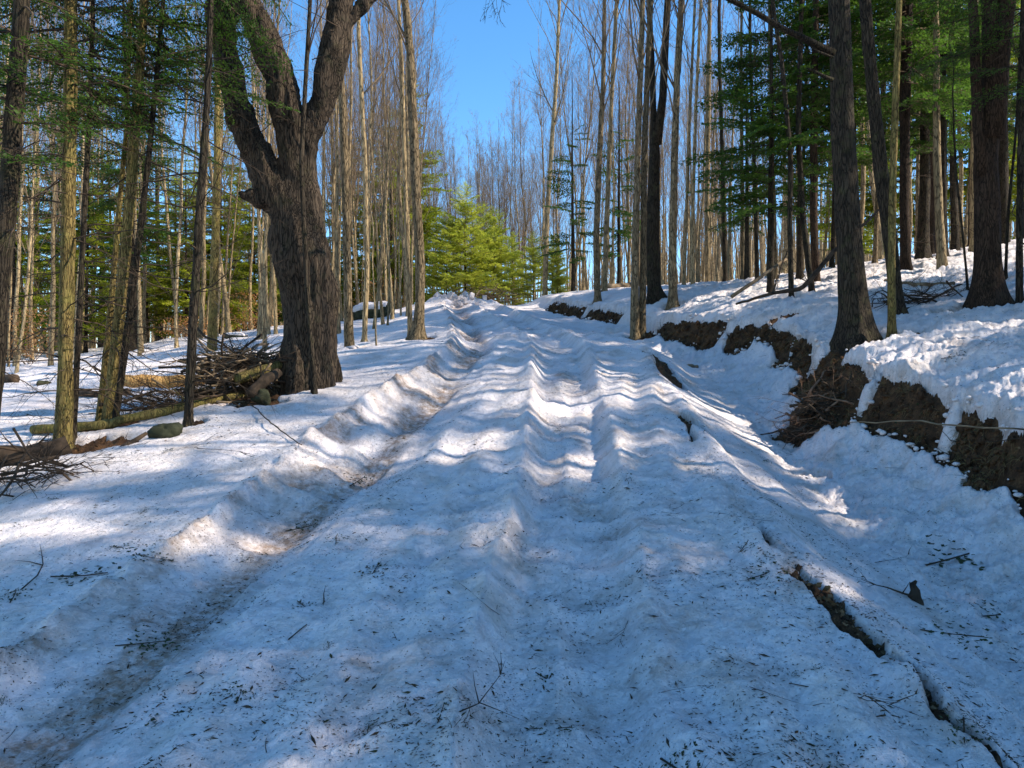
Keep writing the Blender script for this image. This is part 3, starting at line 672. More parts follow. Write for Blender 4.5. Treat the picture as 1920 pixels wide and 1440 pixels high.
def tree(name, x, y, parts, label, cat, group=None, s=1, rz=None, tilt=(0, 0), z=None):
    e = add(name, None, loc=(x, y, gz(x, y) if z is None else z), label=label, cat=cat, group=group)
    e.rotation_euler = (tilt[0], tilt[1], random.uniform(0, 6.28) if rz is None else rz); e.scale = (s, s, s)
    for nm, me in parts:
        add(nm, me, parent=e)
    return e

# ---- traced trees -------------------------------------------------
def traced(name, pts, Y, label, cat, bark, top=15, style='bare', twigm=None, seed=1, flare=.45, seg=18, group=None, crown=None, rough=.05, h0=None, nb=14, spread=.45, dead=0, sub=.14, topr=.35, extra=None, kids=(6, 4, 2)):
    """pts: (px, py, width px) from the base up; the path goes on above the frame to height top"""
    rng = np.random.default_rng(seed)
    b = px(pts[0][0], pts[0][1], Y); g = gz(b[0], Y)
    P = []; r = []
    for (a, c, w_) in pts:
        q = px(a, c, Y); P.append([q[0] - b[0], 0, q[2] - g]); r.append(w_ / F * Y / 2 * (.76 if bark in (M_far, M_hard, M_red) else .80))
    P = np.array(P); P[0, 2] = 0
    P[:, 1] = .03 * P[:, 2] * rng.normal(0, 1) * .5
    d = P[-1] - P[-2]; d = d / max(d[2], .1)
    z = P[-1, 2]
    if top > z + .5:
        m = 5; d[0] *= .6
        for k in range(1, m + 1):
            f = k / m; nz = (top - z) * f
            P = np.concatenate([P, [P[len(pts) - 1] + d * nz + np.array([rng.normal(0, .05), rng.normal(0, .05), 0])]]); r.append(r[len(pts) - 1] * (1 - (1 - topr) * f))
    V, Fq, Q, rr = sweep_trunk(P, r, seg, flare, rough, seed, sub=sub)
    e = add(name, None, loc=(b[0], Y, g), label=label, cat=cat, group=group)
    add('trunk', mesh_np('trunk', V, [Fq], [bark]), parent=e)
    mb = MB(); H = Q[-1, 2]
    if style == 'bare': crown_hard(mb, rng, Q, rr, H * .4 if h0 is None else h0, n=nb, spread=spread, kids=kids)
    if dead: dead_branches(mb, rng, Q, rr, .8, min(H, 7), n=dead)
    if extra: extra(mb, rng, e)
    if mb.t: add('branches', mb.mesh('branches', [twigm or M_twig]), parent=e)
    if crown:
        H_, h0_, rm_, n_, lm = crown
        if Y < 15:
            sx = np.interp(5.0, Q[:, 2], Q[:, 0]) / 5.0; sy = np.interp(5.0, Q[:, 2], Q[:, 1]) / 5.0
            o = add('foliage', CR_NEAR[seed % 3], parent=e); o.rotation_euler = (-sy, sx, seed * 1.7); o.rotation_mode = 'ZYX'
            k_ = rm_ / 2.5; o.scale = (k_, k_, h0_ / 3.25)
        else:
            o = add('foliage', CR_BIG[seed % 2], parent=e); k_ = rm_ / 3.0; o.scale = (k_, k_, h0_ / 3.4); o.rotation_euler = (0, 0, seed * 1.3)
    return e, Q, rr

# left group, near
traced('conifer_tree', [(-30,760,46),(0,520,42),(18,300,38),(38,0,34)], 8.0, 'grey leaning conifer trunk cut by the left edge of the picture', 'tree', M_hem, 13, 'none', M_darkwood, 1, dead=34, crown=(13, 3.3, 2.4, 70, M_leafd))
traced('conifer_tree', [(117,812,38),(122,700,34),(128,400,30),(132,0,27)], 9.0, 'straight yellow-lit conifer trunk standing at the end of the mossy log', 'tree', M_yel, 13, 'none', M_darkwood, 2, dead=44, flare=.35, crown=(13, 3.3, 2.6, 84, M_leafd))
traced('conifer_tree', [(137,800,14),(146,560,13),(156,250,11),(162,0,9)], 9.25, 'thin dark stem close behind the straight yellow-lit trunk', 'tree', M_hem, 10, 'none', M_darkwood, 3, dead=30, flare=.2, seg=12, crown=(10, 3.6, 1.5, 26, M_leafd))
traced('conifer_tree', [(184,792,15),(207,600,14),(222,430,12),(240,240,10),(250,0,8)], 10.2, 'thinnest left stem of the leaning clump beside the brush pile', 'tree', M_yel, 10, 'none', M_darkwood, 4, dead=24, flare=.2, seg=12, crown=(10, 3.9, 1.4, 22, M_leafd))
traced('conifer_tree', [(200,795,24),(222,620,25),(246,380,24),(262,180,21),(276,0,18)], 10.0, 'thickest yellow-lit stem in the leaning clump beside the brush pile', 'tree', M_yel, 12, 'none', M_darkwood, 5, dead=40, flare=.25, crown=(12, 3.5, 2.3, 70, M_leafd))
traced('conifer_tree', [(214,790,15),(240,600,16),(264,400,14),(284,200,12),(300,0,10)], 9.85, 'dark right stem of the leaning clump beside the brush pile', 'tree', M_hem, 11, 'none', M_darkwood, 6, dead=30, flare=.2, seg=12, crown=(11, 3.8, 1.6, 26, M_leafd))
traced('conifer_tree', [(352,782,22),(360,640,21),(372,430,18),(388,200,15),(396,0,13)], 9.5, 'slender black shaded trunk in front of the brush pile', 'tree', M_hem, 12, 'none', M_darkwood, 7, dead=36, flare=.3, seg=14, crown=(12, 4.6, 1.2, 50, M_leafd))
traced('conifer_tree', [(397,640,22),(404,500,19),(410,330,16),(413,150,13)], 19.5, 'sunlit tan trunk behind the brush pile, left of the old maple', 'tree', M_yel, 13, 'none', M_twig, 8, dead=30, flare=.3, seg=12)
traced('bare_tree', [(497,650,11),(493,520,9),(484,380,8),(478,250,6)], 19.0, 'thin sunlit sapling just left of the old maple base', 'tree', M_far, 8, 'bare', M_twig, 9, nb=10, seg=10)
# behind the old maple, left of the road
traced('bare_tree', [(655,660,24),(653,560,21),(650,400,19),(644,200,18),(636,60,14)], 15.0, 'sunlit trunk nearest the right side of the old maple', 'tree', M_hard, 14, 'bare', M_twig, 10, nb=14)
traced('bare_tree', [(683,640,13),(688,500,12),(684,300,12),(672,60,10)], 17.0, 'slim trunk second to the right of the old maple', 'tree', M_far, 14, 'bare', M_twig, 11, nb=14, seg=12)
traced('bare_sapling', [(706,660,5),(702,560,4),(697,470,3)], 14.6, 'thin short sapling standing alone between two trunks left of the road', 'sapling', M_far, 3.6, 'bare', M_twig, 12, nb=7, seg=8, h0=1.2, kids=(3, 2))
def small_twigs(mb, rng, e): dead_branches(mb, rng, np.array([[0, 0, z] for z in np.linspace(0, 7, 20)]), np.full(20, .05), 2, 6, n=8, L=(.4, 1.2), kids=(3,))
traced('bare_tree', [(783,632,34),(786,600,25),(788,500,23),(779,350,23),(771,180,22),(768,100,20),(758,0,19)], 15.6, 'wavy scaly trunk with dark soil at its foot, left edge of the road', 'tree', M_hard, 15, 'bare', M_twig, 13, nb=14, flare=.5)
traced('bare_tree', [(770,622,13),(764,500,11),(758,300,10),(752,100,9)], 16.4, 'narrow stem growing against the wavy roadside trunk', 'tree', M_far, 13, 'bare', M_twig, 14, nb=12, seg=12)
# right of the road
traced('bare_tree', [(1190,604,22),(1190,500,18),(1194,300,15),(1200,120,13),(1203,0,12)], 19.0, 'left stem of the tight double trunk right of the road', 'tree', M_hard, 17, 'bare', M_twig, 15, nb=22, flare=.3, h0=4.5, seg=16)
traced('bare_tree', [(1203,602,20),(1206,500,16),(1207,300,15),(1214,120,13),(1220,0,12)], 19.1, 'right stem of the tight double trunk right of the road', 'tree', M_hard, 17, 'bare', M_twig, 16, nb=22, flare=.3, h0=4.5, seg=16)
def fork(mb, rng, e):
    Y = 21.0; b = px(1232, 578, Y)
    P = [px(a, c, Y) for a, c in ((1232,270),(1243,180),(1247,90),(1252,0),(1256,-120),(1262,-320))]
    P = np.array([[q[0] - e.location[0], 0, q[2] - e.location[2]] for q in P]); m2 = MB(); m2.tube(P, np.array([11, 9.5, 9, 8, 6, 3]) / F * Y / 1.3, 8); add('limb', m2.mesh('limb', [M_hem]), parent=e)
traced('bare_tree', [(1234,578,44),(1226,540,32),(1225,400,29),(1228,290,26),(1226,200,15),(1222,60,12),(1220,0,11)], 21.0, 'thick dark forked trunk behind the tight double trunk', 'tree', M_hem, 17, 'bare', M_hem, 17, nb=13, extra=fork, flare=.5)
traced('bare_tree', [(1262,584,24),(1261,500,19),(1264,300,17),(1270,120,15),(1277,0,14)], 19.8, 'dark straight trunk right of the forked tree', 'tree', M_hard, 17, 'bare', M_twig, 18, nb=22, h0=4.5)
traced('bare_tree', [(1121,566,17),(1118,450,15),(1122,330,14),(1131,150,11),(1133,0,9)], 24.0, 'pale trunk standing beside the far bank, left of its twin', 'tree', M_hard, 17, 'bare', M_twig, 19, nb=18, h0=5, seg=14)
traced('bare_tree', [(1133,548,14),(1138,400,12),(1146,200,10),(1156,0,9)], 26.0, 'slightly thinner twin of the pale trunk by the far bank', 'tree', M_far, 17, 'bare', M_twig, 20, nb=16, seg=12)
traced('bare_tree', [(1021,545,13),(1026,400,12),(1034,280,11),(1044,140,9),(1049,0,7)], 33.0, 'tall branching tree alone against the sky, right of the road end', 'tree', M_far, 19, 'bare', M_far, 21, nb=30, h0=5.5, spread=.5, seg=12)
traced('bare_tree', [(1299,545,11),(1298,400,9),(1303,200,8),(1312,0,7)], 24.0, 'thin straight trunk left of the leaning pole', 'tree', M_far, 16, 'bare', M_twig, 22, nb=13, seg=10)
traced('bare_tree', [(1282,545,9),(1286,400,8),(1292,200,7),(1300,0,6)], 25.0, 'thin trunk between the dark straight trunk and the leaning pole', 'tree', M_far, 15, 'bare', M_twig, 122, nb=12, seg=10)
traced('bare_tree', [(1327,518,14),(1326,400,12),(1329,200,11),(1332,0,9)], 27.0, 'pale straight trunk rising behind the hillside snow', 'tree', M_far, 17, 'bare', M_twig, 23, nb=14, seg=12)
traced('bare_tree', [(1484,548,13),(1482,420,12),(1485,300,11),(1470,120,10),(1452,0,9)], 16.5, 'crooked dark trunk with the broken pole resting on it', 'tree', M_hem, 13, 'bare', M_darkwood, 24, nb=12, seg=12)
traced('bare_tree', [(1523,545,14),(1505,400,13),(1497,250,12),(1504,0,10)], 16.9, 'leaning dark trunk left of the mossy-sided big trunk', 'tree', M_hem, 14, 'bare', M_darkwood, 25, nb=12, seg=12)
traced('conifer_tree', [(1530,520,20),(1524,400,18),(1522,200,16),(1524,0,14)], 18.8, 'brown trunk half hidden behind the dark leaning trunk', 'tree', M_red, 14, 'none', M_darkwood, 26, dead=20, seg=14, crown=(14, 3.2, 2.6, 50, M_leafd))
def limb(mb, rng, e):
    Y = 11.4
    path = [(1563,100,11.4),(1520,78,11.3),(1465,52,11.2),(1420,25,11.1),(1370,0,11.0),(1250,-60,10.5),(1100,-90,9.6),(985,-60,8.8),(930,-5,8.3)]
    P = np.array([np.array(px(*q)) - np.array(e.location) for q in path]); m2 = MB(); m2.tube(P, np.array([16, 13, 11, 10, 9, 8, 6, 4, 1.5]) / F * 11 / 2, 7); add('limb', m2.mesh('limb', [M_hem]), parent=e)
    for a, c, Yy in ((930,-5,8.3),(940,-10,8.35),(915,-15,8.3)):
        for k in range(2):
            grow(mb, rng, np.array(px(a, c, Yy)) - np.array(e.location), (rng.normal(0, .5), 0, -1), rng.uniform(.22, .36), .003, 1, up=-.3, wig=.2, kids=(4, 3, 2))
    for k in range(26):
        f = rng.uniform(.3, 6.8); i = int(f); q = P[i] * (1 - (f - i)) + P[i + 1] * (f - i)
        grow(mb, rng, q, (rng.normal(-.5, .4), rng.normal(0, .4), rng.normal(.1, .6)), rng.uniform(.5, 1.3), .006, 1, up=.0, wig=.12, kids=(3, 4, 2))
    mb.tube(np.array([np.array(px(a, c, 11.45)) - np.array(e.location) for a, c in ((1562,150),(1545,143),(1520,130),(1513,128))]), [.035, .028, .02, .008], 6)
    mb.tube(np.array([np.array(px(a, c, 11.3)) - np.array(e.location) for a, c in ((1562,108),(1530,95),(1500,72),(1470,50))]), [.02, .014, .010, .004], 5)
EB, QB, RB = traced('hardwood_tree', [(1606,640,66),(1600,560,62),(1590,400,54),(1582,200,50),(1580,60,47),(1578,0,46)], 11.8, 'big straight trunk with mossy sunlit right flank on the bank edge', 'tree', M_hem, 15, 'bare', M_hem, 27, nb=14, seg=48, extra=limb, flare=.6, rough=.035, sub=.06)
traced('hardwood_tree', [(1683,560,28),(1668,450,30),(1650,330,30),(1634,180,28),(1620,50,26),(1616,0,25)], 13.0, 'smooth leaning trunk just right of the big mossy trunk', 'tree', M_hem, 14, 'bare', M_twig, 28, nb=14, seg=24)
traced('hardwood_tree', [(1672,642,19),(1671,500,17),(1674,300,16),(1681,100,14),(1684,0,13)], 11.4, 'thin straight pole tree standing on the roots beside the big mossy trunk', 'tree', M_yel, 12, 'bare', M_twig, 29, nb=12, seg=16, flare=.6)
traced('conifer_tree', [(1699,525,24),(1697,400,22),(1700,200,24),(1708,0,24)], 17.5, 'dark brown trunk with a soil ring behind the leaning trunk', 'tree', M_red, 15, 'none', M_darkwood, 30, dead=24, crown=(15, 3.6, 3.0, 70, M_leafd))
traced('conifer_tree', [(1741,478,32),(1740,380,29),(1742,200,26),(1744,0,24)], 24.0, 'wide reddish trunk highest on the hill, left of the black trunk', 'tree', M_red, 16, 'none', M_darkwood, 31, dead=16, crown=(16, 5.0, 3.0, 60, M_leafd))
traced('conifer_tree', [(1768,503,23),(1768,400,20),(1770,200,16),(1772,0,14)], 20.0, 'black straight trunk midway between the reddish trunk and the forked giant', 'tree', M_hem, 15, 'none', M_darkwood, 32, dead=24, crown=(15, 3.8, 2.8, 60, M_leafd))
traced('conifer_tree', [(1791,480,18),(1789,380,16),(1786,200,14),(1784,0,12)], 23.5, 'grey trunk close right of the black straight trunk', 'tree', M_hem, 15, 'none', M_darkwood, 33, dead=16, crown=(15, 4.6, 2.5, 46, M_leafd))
def gfork(mb, rng, e):
    Y = 12.95
    for path, wd in ((((1843,330),(1836,250),(1830,150),(1827,60),(1822,-30),(1815,-200)), (24, 21, 18, 17, 15, 10)), (((1860,260),(1868,170),(1876,90),(1888,0),(1898,-100),(1915,-260)), (46, 38, 33, 30, 26, 16))):
        P = np.array([np.array(px(a, c, Y)) - np.array(e.location) for a, c in path]); m2 = MB(); m2.tube(P, np.array(wd) / F * Y / 2, 14); add('limb', m2.mesh('limb', [M_red]), parent=e)
traced('forked_tree', [(1852,578,70),(1852,520,62),(1851,420,58),(1849,300,52),(1858,180,40),(1856,60,36),(1854,0,34)], 13.0, 'massive dark red-brown forked trunk near the right edge', 'tree', M_red, 15, 'bare', M_red, 34, nb=10, seg=40, extra=gfork, flare=.55, sub=.07)
traced('bare_sapling', [(1885,470,7),(1889,400,7),(1902,250,6),(1908,100,6)], 14.5, 'curved dark sapling just right of the forked giant', 'sapling', M_hem, 9, 'bare', M_darkwood, 35, nb=9, seg=8)
traced('conifer_tree', [(1912,590,16),(1910,450,15),(1911,250,14),(1914,0,12)], 12.4, 'dark narrow stem touching the right edge of the picture', 'tree', M_hem, 12, 'none', M_darkwood, 36, dead=20, seg=12, crown=(12, 3.2, 2.2, 30, M_leafd))
traced('bare_sapling', [(1815,545,6),(1806,440,5),(1795,330,5),(1790,240,4)], 14.2, 'thin bent sapling leaning left of the forked giant', 'sapling', M_hem, 5, 'bare', M_darkwood, 37, nb=7, seg=8, kids=(3, 2))
for k, (a, c, w_, Yd, a2) in enumerate([(1455,530,9,21,1440),(1420,525,10,23,1405),(1392,520,9,25,1388),(1360,515,11,26,1350),(1500,535,10,20,1512),(1560,500,10,24,1572),(1640,480,12,22,1660),(1665,470,10,24,1650),(1720,470,11,26,1728),(1820,455,12,27,1826)]):
    traced('bare_tree', [(a, c, w_), ((a*2+a2)/3, 350, w_ * .9), (a2, 100, w_ * .75), (a2, 0, w_ * .7)], Yd, ['slim trunk second left of the crooked dark trunk','slim trunk in the layered hemlock boughs, slightly dark','slim trunk just right of the pale leaning pole foot','slim trunk just left of the pale leaning pole foot','slim trunk between crooked dark trunk and leaning dark trunk','slim trunk almost hidden by the big mossy trunk','slim trunk showing beside the smooth leaning trunk','slim trunk directly behind the thin pole tree','slim trunk just left of the wide reddish trunk','slim trunk left of the forked giant, beyond the bent sapling'][k], 'tree', M_hem if k % 2 else M_hard, 14, 'bare', M_twig, 60 + k, nb=9, seg=10, group='slim trunks on the right hillside')

# ---- the old maple: tubes fused by a voxel remesh, then furrowed
def old_maple():
    Y = 11.3; b = px(580, 715, Y); g = gz(b[0], Y) - .05
    e = add('old_maple_tree', None, loc=(b[0], Y, g), label='huge gnarled old maple with three twisted limbs, left of the road', cat='tree')
    mb = MB()
    def tr(pts, y0=0., y1=0., n=14, m=26):
        P = []; r = []
        for i, (a, c, w_) in enumerate(pts):
            w_ = w_ * .94 - 5 if c > 400 else w_ * .80 - 2
            q = px(a, c, Y); f = i / (len(pts) - 1); P.append([q[0] - b[0], y0 + (y1 - y0) * f, q[2] - g]); r.append(w_ / F * Y / 2)
        P = np.array(P); d = np.concatenate([[0], np.cumsum(np.linalg.norm(np.diff(P, axis=0), axis=1))]); s = np.linspace(0, d[-1], m)
        Q = np.stack([np.interp(s, d, P[:, j]) for j in range(3)], 1); rr = np.interp(s, d, r)
        for _ in range(3): Q[1:-1] = (Q[:-2] + 2*Q[1:-1] + Q[2:]) / 4
        mb.tube(Q, rr, n)
        return Q
    tr([(581,760,120),(580,715,112),(583,660,100),(585,600,96),(581,540,104),(570,490,110),(556,430,98),(548,390,84),(536,350,74)], 0, .0, 18, 34)
    tr([(560,420,84),(518,360,80),(486,300,74),(456,240,66),(438,190,62),(424,120,58),(414,60,58),(405,0,60),(398,-110,50),(372,-260,36),(350,-420,20)], 0, .25, 16, 40)
    tr([(560,440,74),(556,380,76),(552,320,74),(547,250,68),(536,190,68),(518,130,70),(497,70,66),(462,10,62),(430,-50,54),(400,-130,44),(372,-230,30),(330,-380,14)], .05, -.2, 16, 40)
    tr([(586,480,64),(578,400,50),(570,330,48),(573,260,50),(592,205,54),(614,150,58),(628,90,54),(634,30,52),(640,-40,50),(655,-140,40),(690,-300,24),(700,-420,12)], .0, .1, 16, 40)
    tr([(636,60,30),(655,30,28),(680,0,26),(715,-60,22),(760,-150,14)], .02, .3, 12, 16)
    tr([(524,388,44),(500,380,38),(480,372,28),(462,370,20)], .0, -.15, 12, 10)       # broken stub
    tr([(466,372,16),(452,366,9)], -.15, -.18, 8, 5); tr([(484,368,14),(470,360,8)], -.15, -.18, 8, 5)
    tr([(528,470,44),(520,452,40),(522,430,36)], -.06, -.06, 12, 8)      # left bulge
    tr([(597,480,44),(603,515,48),(605,560,42)], -.05, .0, 12, 8)
    for a in (0.2, 1.3, 2.5, 3.4, 4.4, 5.5):
        mb.tube([[.16*math.cos(a), .16*math.sin(a), .75], [.27*math.cos(a), .27*math.sin(a), .35], [.36*math.cos(a), .36*math.sin(a), .0], [.48*math.cos(a), .48*math.sin(a), -.35]], [.14, .15, .14, .12], 10)
    me = mb.mesh('trunk', [M_maple])
    o = add('trunk', me, parent=e)
    rm = o.modifiers.new('remesh', 'REMESH'); rm.mode = 'VOXEL'; rm.voxel_size = .03; rm.use_smooth_shade = True
    sm = o.modifiers.new('smooth', 'SMOOTH'); sm.factor = .6; sm.iterations = 4
    dg = bpy.context.evaluated_depsgraph_get(); ev = o.evaluated_get(dg); m2 = bpy.data.meshes.new_from_object(ev)
    o.modifiers.clear(); o.data = m2; m2.name = 'trunk'
    n = len(m2.vertices); co = np.empty(n * 3, np.float32); m2.vertices.foreach_get('co', co); co = co.reshape(-1, 3).astype(float)
    no = np.empty(n * 3, np.float32); m2.vertices.foreach_get('normal', no); no = no.reshape(-1, 3)
    x, y, z = co.T
    wx = x + .12 * noise3(x * 2, y * 2, z * 1.2); wy = y + .12 * noise3(x * 2 + 5, y * 2, z * 1.2)
    tw = z * .35; cx = wx * np.cos(tw) - wy * np.sin(tw); cy = wx * np.sin(tw) + wy * np.cos(tw)
    f1 = 1 - np.abs(noise3(cx * 7, cy * 7, z * .9)) * 2; f2 = 1 - np.abs(noise3(cx * 17, cy * 17, z * 2.4)) * 2
    f3 = noise3(x * 3, y * 3, z * 2.2)
    dsp = .035 * f1 + .018 * f2 + .045 * f3
    kn = np.array(px(440, 230, Y)) - np.array([b[0], Y, g]); dk = np.sqrt((x - kn[0])**2 + (z - kn[2])**2)
    fr_ = (y < .1)
    dsp += fr_ * (.05 * np.exp(-((dk - .09) / .035)**2) - .09 * np.exp(-(dk / .05)**2))
    co += no * dsp[:, None]
    m2.vertices.foreach_set('co', co.astype(np.float32).ravel()); m2.update()
    m2.materials.clear(); m2.materials.append(M_maple)
    m2.polygons.foreach_set('use_smooth', np.ones(len(m2.polygons), bool))
    mb = MB(); rng = np.random.default_rng(77)
    for (a, c, yy) in ((350,-420,.25),(330,-380,-.2),(700,-420,.1),(760,-150,.3),(380,-250,.2),(400,-130,-.2),(690,-300,.1),(372,-260,.25)):
        q = np.array(px(a, c, Y)) - np.array([b[0], Y, g])
        for k in range(3): grow(mb, rng, (q[0], yy, q[2]), (rng.normal(0, .7), rng.normal(0, .7), 1), rng.uniform(2, 3.5), .035, 0, up=.2, wig=.13, kids=(7, 5, 3))
    for (a, c) in ((400,30),(440,160),(590,120),(640,60),(510,90),(470,280),(610,260),(560,180)):
        q = np.array(px(a, c, Y)) - np.array([b[0], Y, g])
        grow(mb, rng, (q[0], -.15, q[2]), (rng.normal(0, 1), rng.normal(-.4, .5), .3), rng.uniform(.5, 1.3), .009, 1, up=.1, wig=.15, kids=(0, 5, 3))
    add('branches', mb.mesh('branches', [M_darkwood]), parent=e)
old_maple()
traced('bare_sapling', [(590,700,12),(572,500,11),(562,300,11),(572,100,10),(577,0,9)], 10.6, 'thin dark stem growing up close in front of the old maple', 'sapling', M_hem, 9, 'bare', M_darkwood, 38, nb=9, seg=10, h0=4.4)

# ---- background hardwoods, one object each
MARKS = [(20,'the left-edge trunk'),(125,'the yellow-lit trunk'),(205,'the leaning clump'),(300,'the reddish brush'),(365,'the slender black trunk'),(403,'the sunlit tan trunk'),(490,'the thin maple-side sapling'),
    (645,'the sunlit maple-side trunk'),(680,'the slim second neighbour trunk'),(725,'the small rusty bush'),(775,'the wavy roadside trunk'),(805,'the olive conifer'),(838,'the small low young hemlock'),(872,'the largest young hemlock'),(925,'the second young hemlock'),(962,'the thin young hemlock'),(1000,'the low young hemlock'),
    (1035,'the lone branching tree'),(1075,'the spindly hemlock'),(1125,'the pale twin trunks'),(1160,'the second spindly hemlock'),(1197,'the tight double trunk'),(1230,'the dark forked trunk'),(1265,'the dark straight trunk'),(1300,'the thin straight trunk'),(1329,'the pale straight trunk'),(1400,'the pale leaning pole'),(1445,'the layered dark hemlock'),(1484,'the crooked dark trunk'),(1525,'the leaning dark trunk'),
    (1590,'the big mossy trunk'),(1645,'the smooth leaning trunk'),(1700,'the dark brown ringed trunk'),(1741,'the wide reddish trunk'),(1770,'the black straight trunk'),(1800,'the thin bent sapling'),(1850,'the forked giant'),(1910,'the right-edge stem')]
def where(p, Y, lean, s, far):
    q, nm = min(MARKS, key=lambda m: abs(m[0] - p))
    side = 'behind' if abs(p - q) < 7 else ('left of' if p < q else 'right of')
    return '%s, %s %s, %s %s' % ('leaning left' if lean < -.02 else 'leaning right' if lean > .02 else 'upright', 'smaller' if s < .95 else 'larger', far, side, nm)
def bg_ok(x, y, lst, dmin):
    return all((x - a) ** 2 + (y - b) ** 2 > dmin * dmin for a, b in lst)
placed = []
def scatter(n, pxr, Yr, variants, name, label, group, smin=.85, smax=1.15, dmin=.7, cat='tree', avoid=None, pw=1.3, names=('trunk', 'branches')):
    c = 0; tries = 0
    while c < n and tries < n * 40:
        tries += 1
        Y = Yr[0] + (Yr[1] - Yr[0]) * random.random() ** pw
        p = random.uniform(*pxr); x = (p - CX) / F * Y
        if fb(Y) - .8 < x < fe(Y) + .8 and Y < 34: continue
        if avoid and avoid(p, x, Y): continue
        if not bg_ok(x, Y, placed, dmin): continue
        placed.append((x, Y)); v = random.choice(variants)
        sc = random.uniform(smin, smax)
        e = tree(name, x, Y, list(zip(names, v[:2])), label, cat, group, s=sc, tilt=(random.gauss(0, .03), random.gauss(0, .03)))
        fy = (Y - Yr[0]) / (Yr[1] - Yr[0]); lean = (e.rotation_euler.to_matrix() @ Vector((0, 0, 1))).x
        e['label'] = ('slim bare pole ' if cat == 'sapling' else 'bare trunk ') + where(p, Y, lean, sc, 'front-row one' if fy < .25 else 'mid-depth one' if fy < .6 else 'rear one')
        c += 1
scatter(46, (-60, 520), (27, 48), HV, 'bare_tree', 'pale sunlit bare trunk in the stand beyond the left snowfield', 'pale trunks beyond the left snowfield')
scatter(14, (0, 520), (19, 27), HF, 'bare_tree', 'pale bare trunk at the near rim of the left snowfield', 'pale trunks at the near rim of the left snowfield', smin=.8, smax=1.1, avoid=lambda p, x, Y: Y < 22 and 150 < p < 330)
scatter(30, (-60, 520), (22, 42), SV, 'bare_sapling', 'slim bare pole among the trunks beyond the left snowfield', 'slim poles beyond the left snowfield', cat='sapling', avoid=lambda p, x, Y: Y < 27 and p > 120)
scatter(40, (600, 780), (24, 56), HF + HV[:3], 'bare_tree', 'bare grey tree in the thick stand behind the old maple', 'bare trees behind the old maple')
scatter(22, (600, 790), (20, 40), SV, 'bare_sapling', 'slim bare pole in the stand behind the old maple', 'slim poles behind the old maple', cat='sapling')
scatter(78, (790, 1015), (44, 80), HF, 'bare_tree', 'bare tree on the skyline behind the young yellow-green evergreens', 'bare trees on the skyline beyond the road', smin=.75, smax=1.02)
scatter(36, (1015, 1200), (36, 75), HF, 'bare_tree', 'bare tree in the far wood between the road end and the double trunk', 'bare trees right of the road end', smin=.85, smax=1.25)
scatter(66, (1200, 1560), (30, 72), HF + HV[:4], 'bare_tree', 'bare tree in the bright far wood behind the right hillside', 'bare trees of the bright wood behind the right hillside')
scatter(36, (1080, 1560), (30, 60), SV, 'bare_sapling', 'slim bare pole in the bright wood behind the right hillside', 'slim poles behind the right hillside', cat='sapling')
scatter(34, (1560, 2000), (28, 60), HV, 'bare_tree', 'bare tree deep in the shady wood on the far right', 'bare trees of the shady wood on the far right')

# ---- background hemlocks
def hem(p, Y, kind, label, group=None, s=1.0, name='hemlock_tree', yoff=None, tm=None):
    x = (p - CX) / F * Y
    cr = {'big': (HT, CR_BIG), 'left': (HT, CR_LEFT), 'lit': (HS, CR_LIT), 'young': (HY, CR_YOUNG)}[kind]
    placed.append((x, Y))
    return tree(name, x, Y, [('trunk', random.choice(cr[0])), ('foliage', random.choice(cr[1]))], label, 'tree', group, s=s, tilt=(random.gauss(0, .015), random.gauss(0, .015)))
gl = 'dark hemlock screening the back of the left wood'
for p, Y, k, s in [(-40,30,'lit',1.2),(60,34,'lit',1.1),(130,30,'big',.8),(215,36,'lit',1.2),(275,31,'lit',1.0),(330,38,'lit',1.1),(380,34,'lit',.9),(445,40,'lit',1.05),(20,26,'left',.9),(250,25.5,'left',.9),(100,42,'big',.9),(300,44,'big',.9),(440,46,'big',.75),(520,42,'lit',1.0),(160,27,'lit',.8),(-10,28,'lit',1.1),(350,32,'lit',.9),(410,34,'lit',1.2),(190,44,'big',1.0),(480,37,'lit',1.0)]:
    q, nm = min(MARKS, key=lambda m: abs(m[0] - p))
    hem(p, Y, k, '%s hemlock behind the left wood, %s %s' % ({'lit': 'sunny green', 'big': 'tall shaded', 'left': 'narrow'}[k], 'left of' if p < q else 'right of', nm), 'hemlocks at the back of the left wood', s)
for p, Y, s in [(700,42,1.3),(735,38,1.1),(770,46,1.35),(655,40,1.2)]:
    hem(p, Y, 'lit', {700:'olive hemlock second right of the old maple, far back',735:'small olive hemlock left of the wavy roadside trunk',770:'tallest olive hemlock behind the wavy roadside trunk',655:'olive hemlock directly right of the old maple, far back'}[p], 'hemlocks behind the old maple', s)
hem(768, 42, 'lit', 'tall olive conifer rising among bare trees left of the sky gap', None, 1.55)
for p, Y, s, lab in [(872,36.5,.9,'largest yellow-green young hemlock at the end of the road'),(838,36,.68,'small young hemlock left of the largest one, low beside the road end'),(925,38,.78,'young hemlock directly right of the largest one at the road end'),
                     (960,40,.62,'thin young hemlock, middle of the row right of the road end'),(1000,38,.55,'low young hemlock below the lone branching tree'),(905,44,1.0,'taller olive hemlock peeping over the young ones'),(1035,36,.48,'shortest young hemlock, right end of the row')]:
    hem(p, Y, 'young', lab, None, s, 'young_hemlock')
for k, (p, Y, s) in enumerate([(1075,30,.95),(1160,31,1.0)]):
    x = (p - CX) / F * Y
    me = hemlock_crown(900 + k, 6.8, 1.2, 1.9, 34, [M_twig, M_leafd], shape=.5, gap=.1)
    tree('spindly_hemlock', x, Y, [('trunk', HS[0]), ('foliage', me)], ('loose spindly hemlock left of the pale twin trunks', 'loose spindly hemlock between the pale twins and the double trunk')[k], 'tree', s=s)
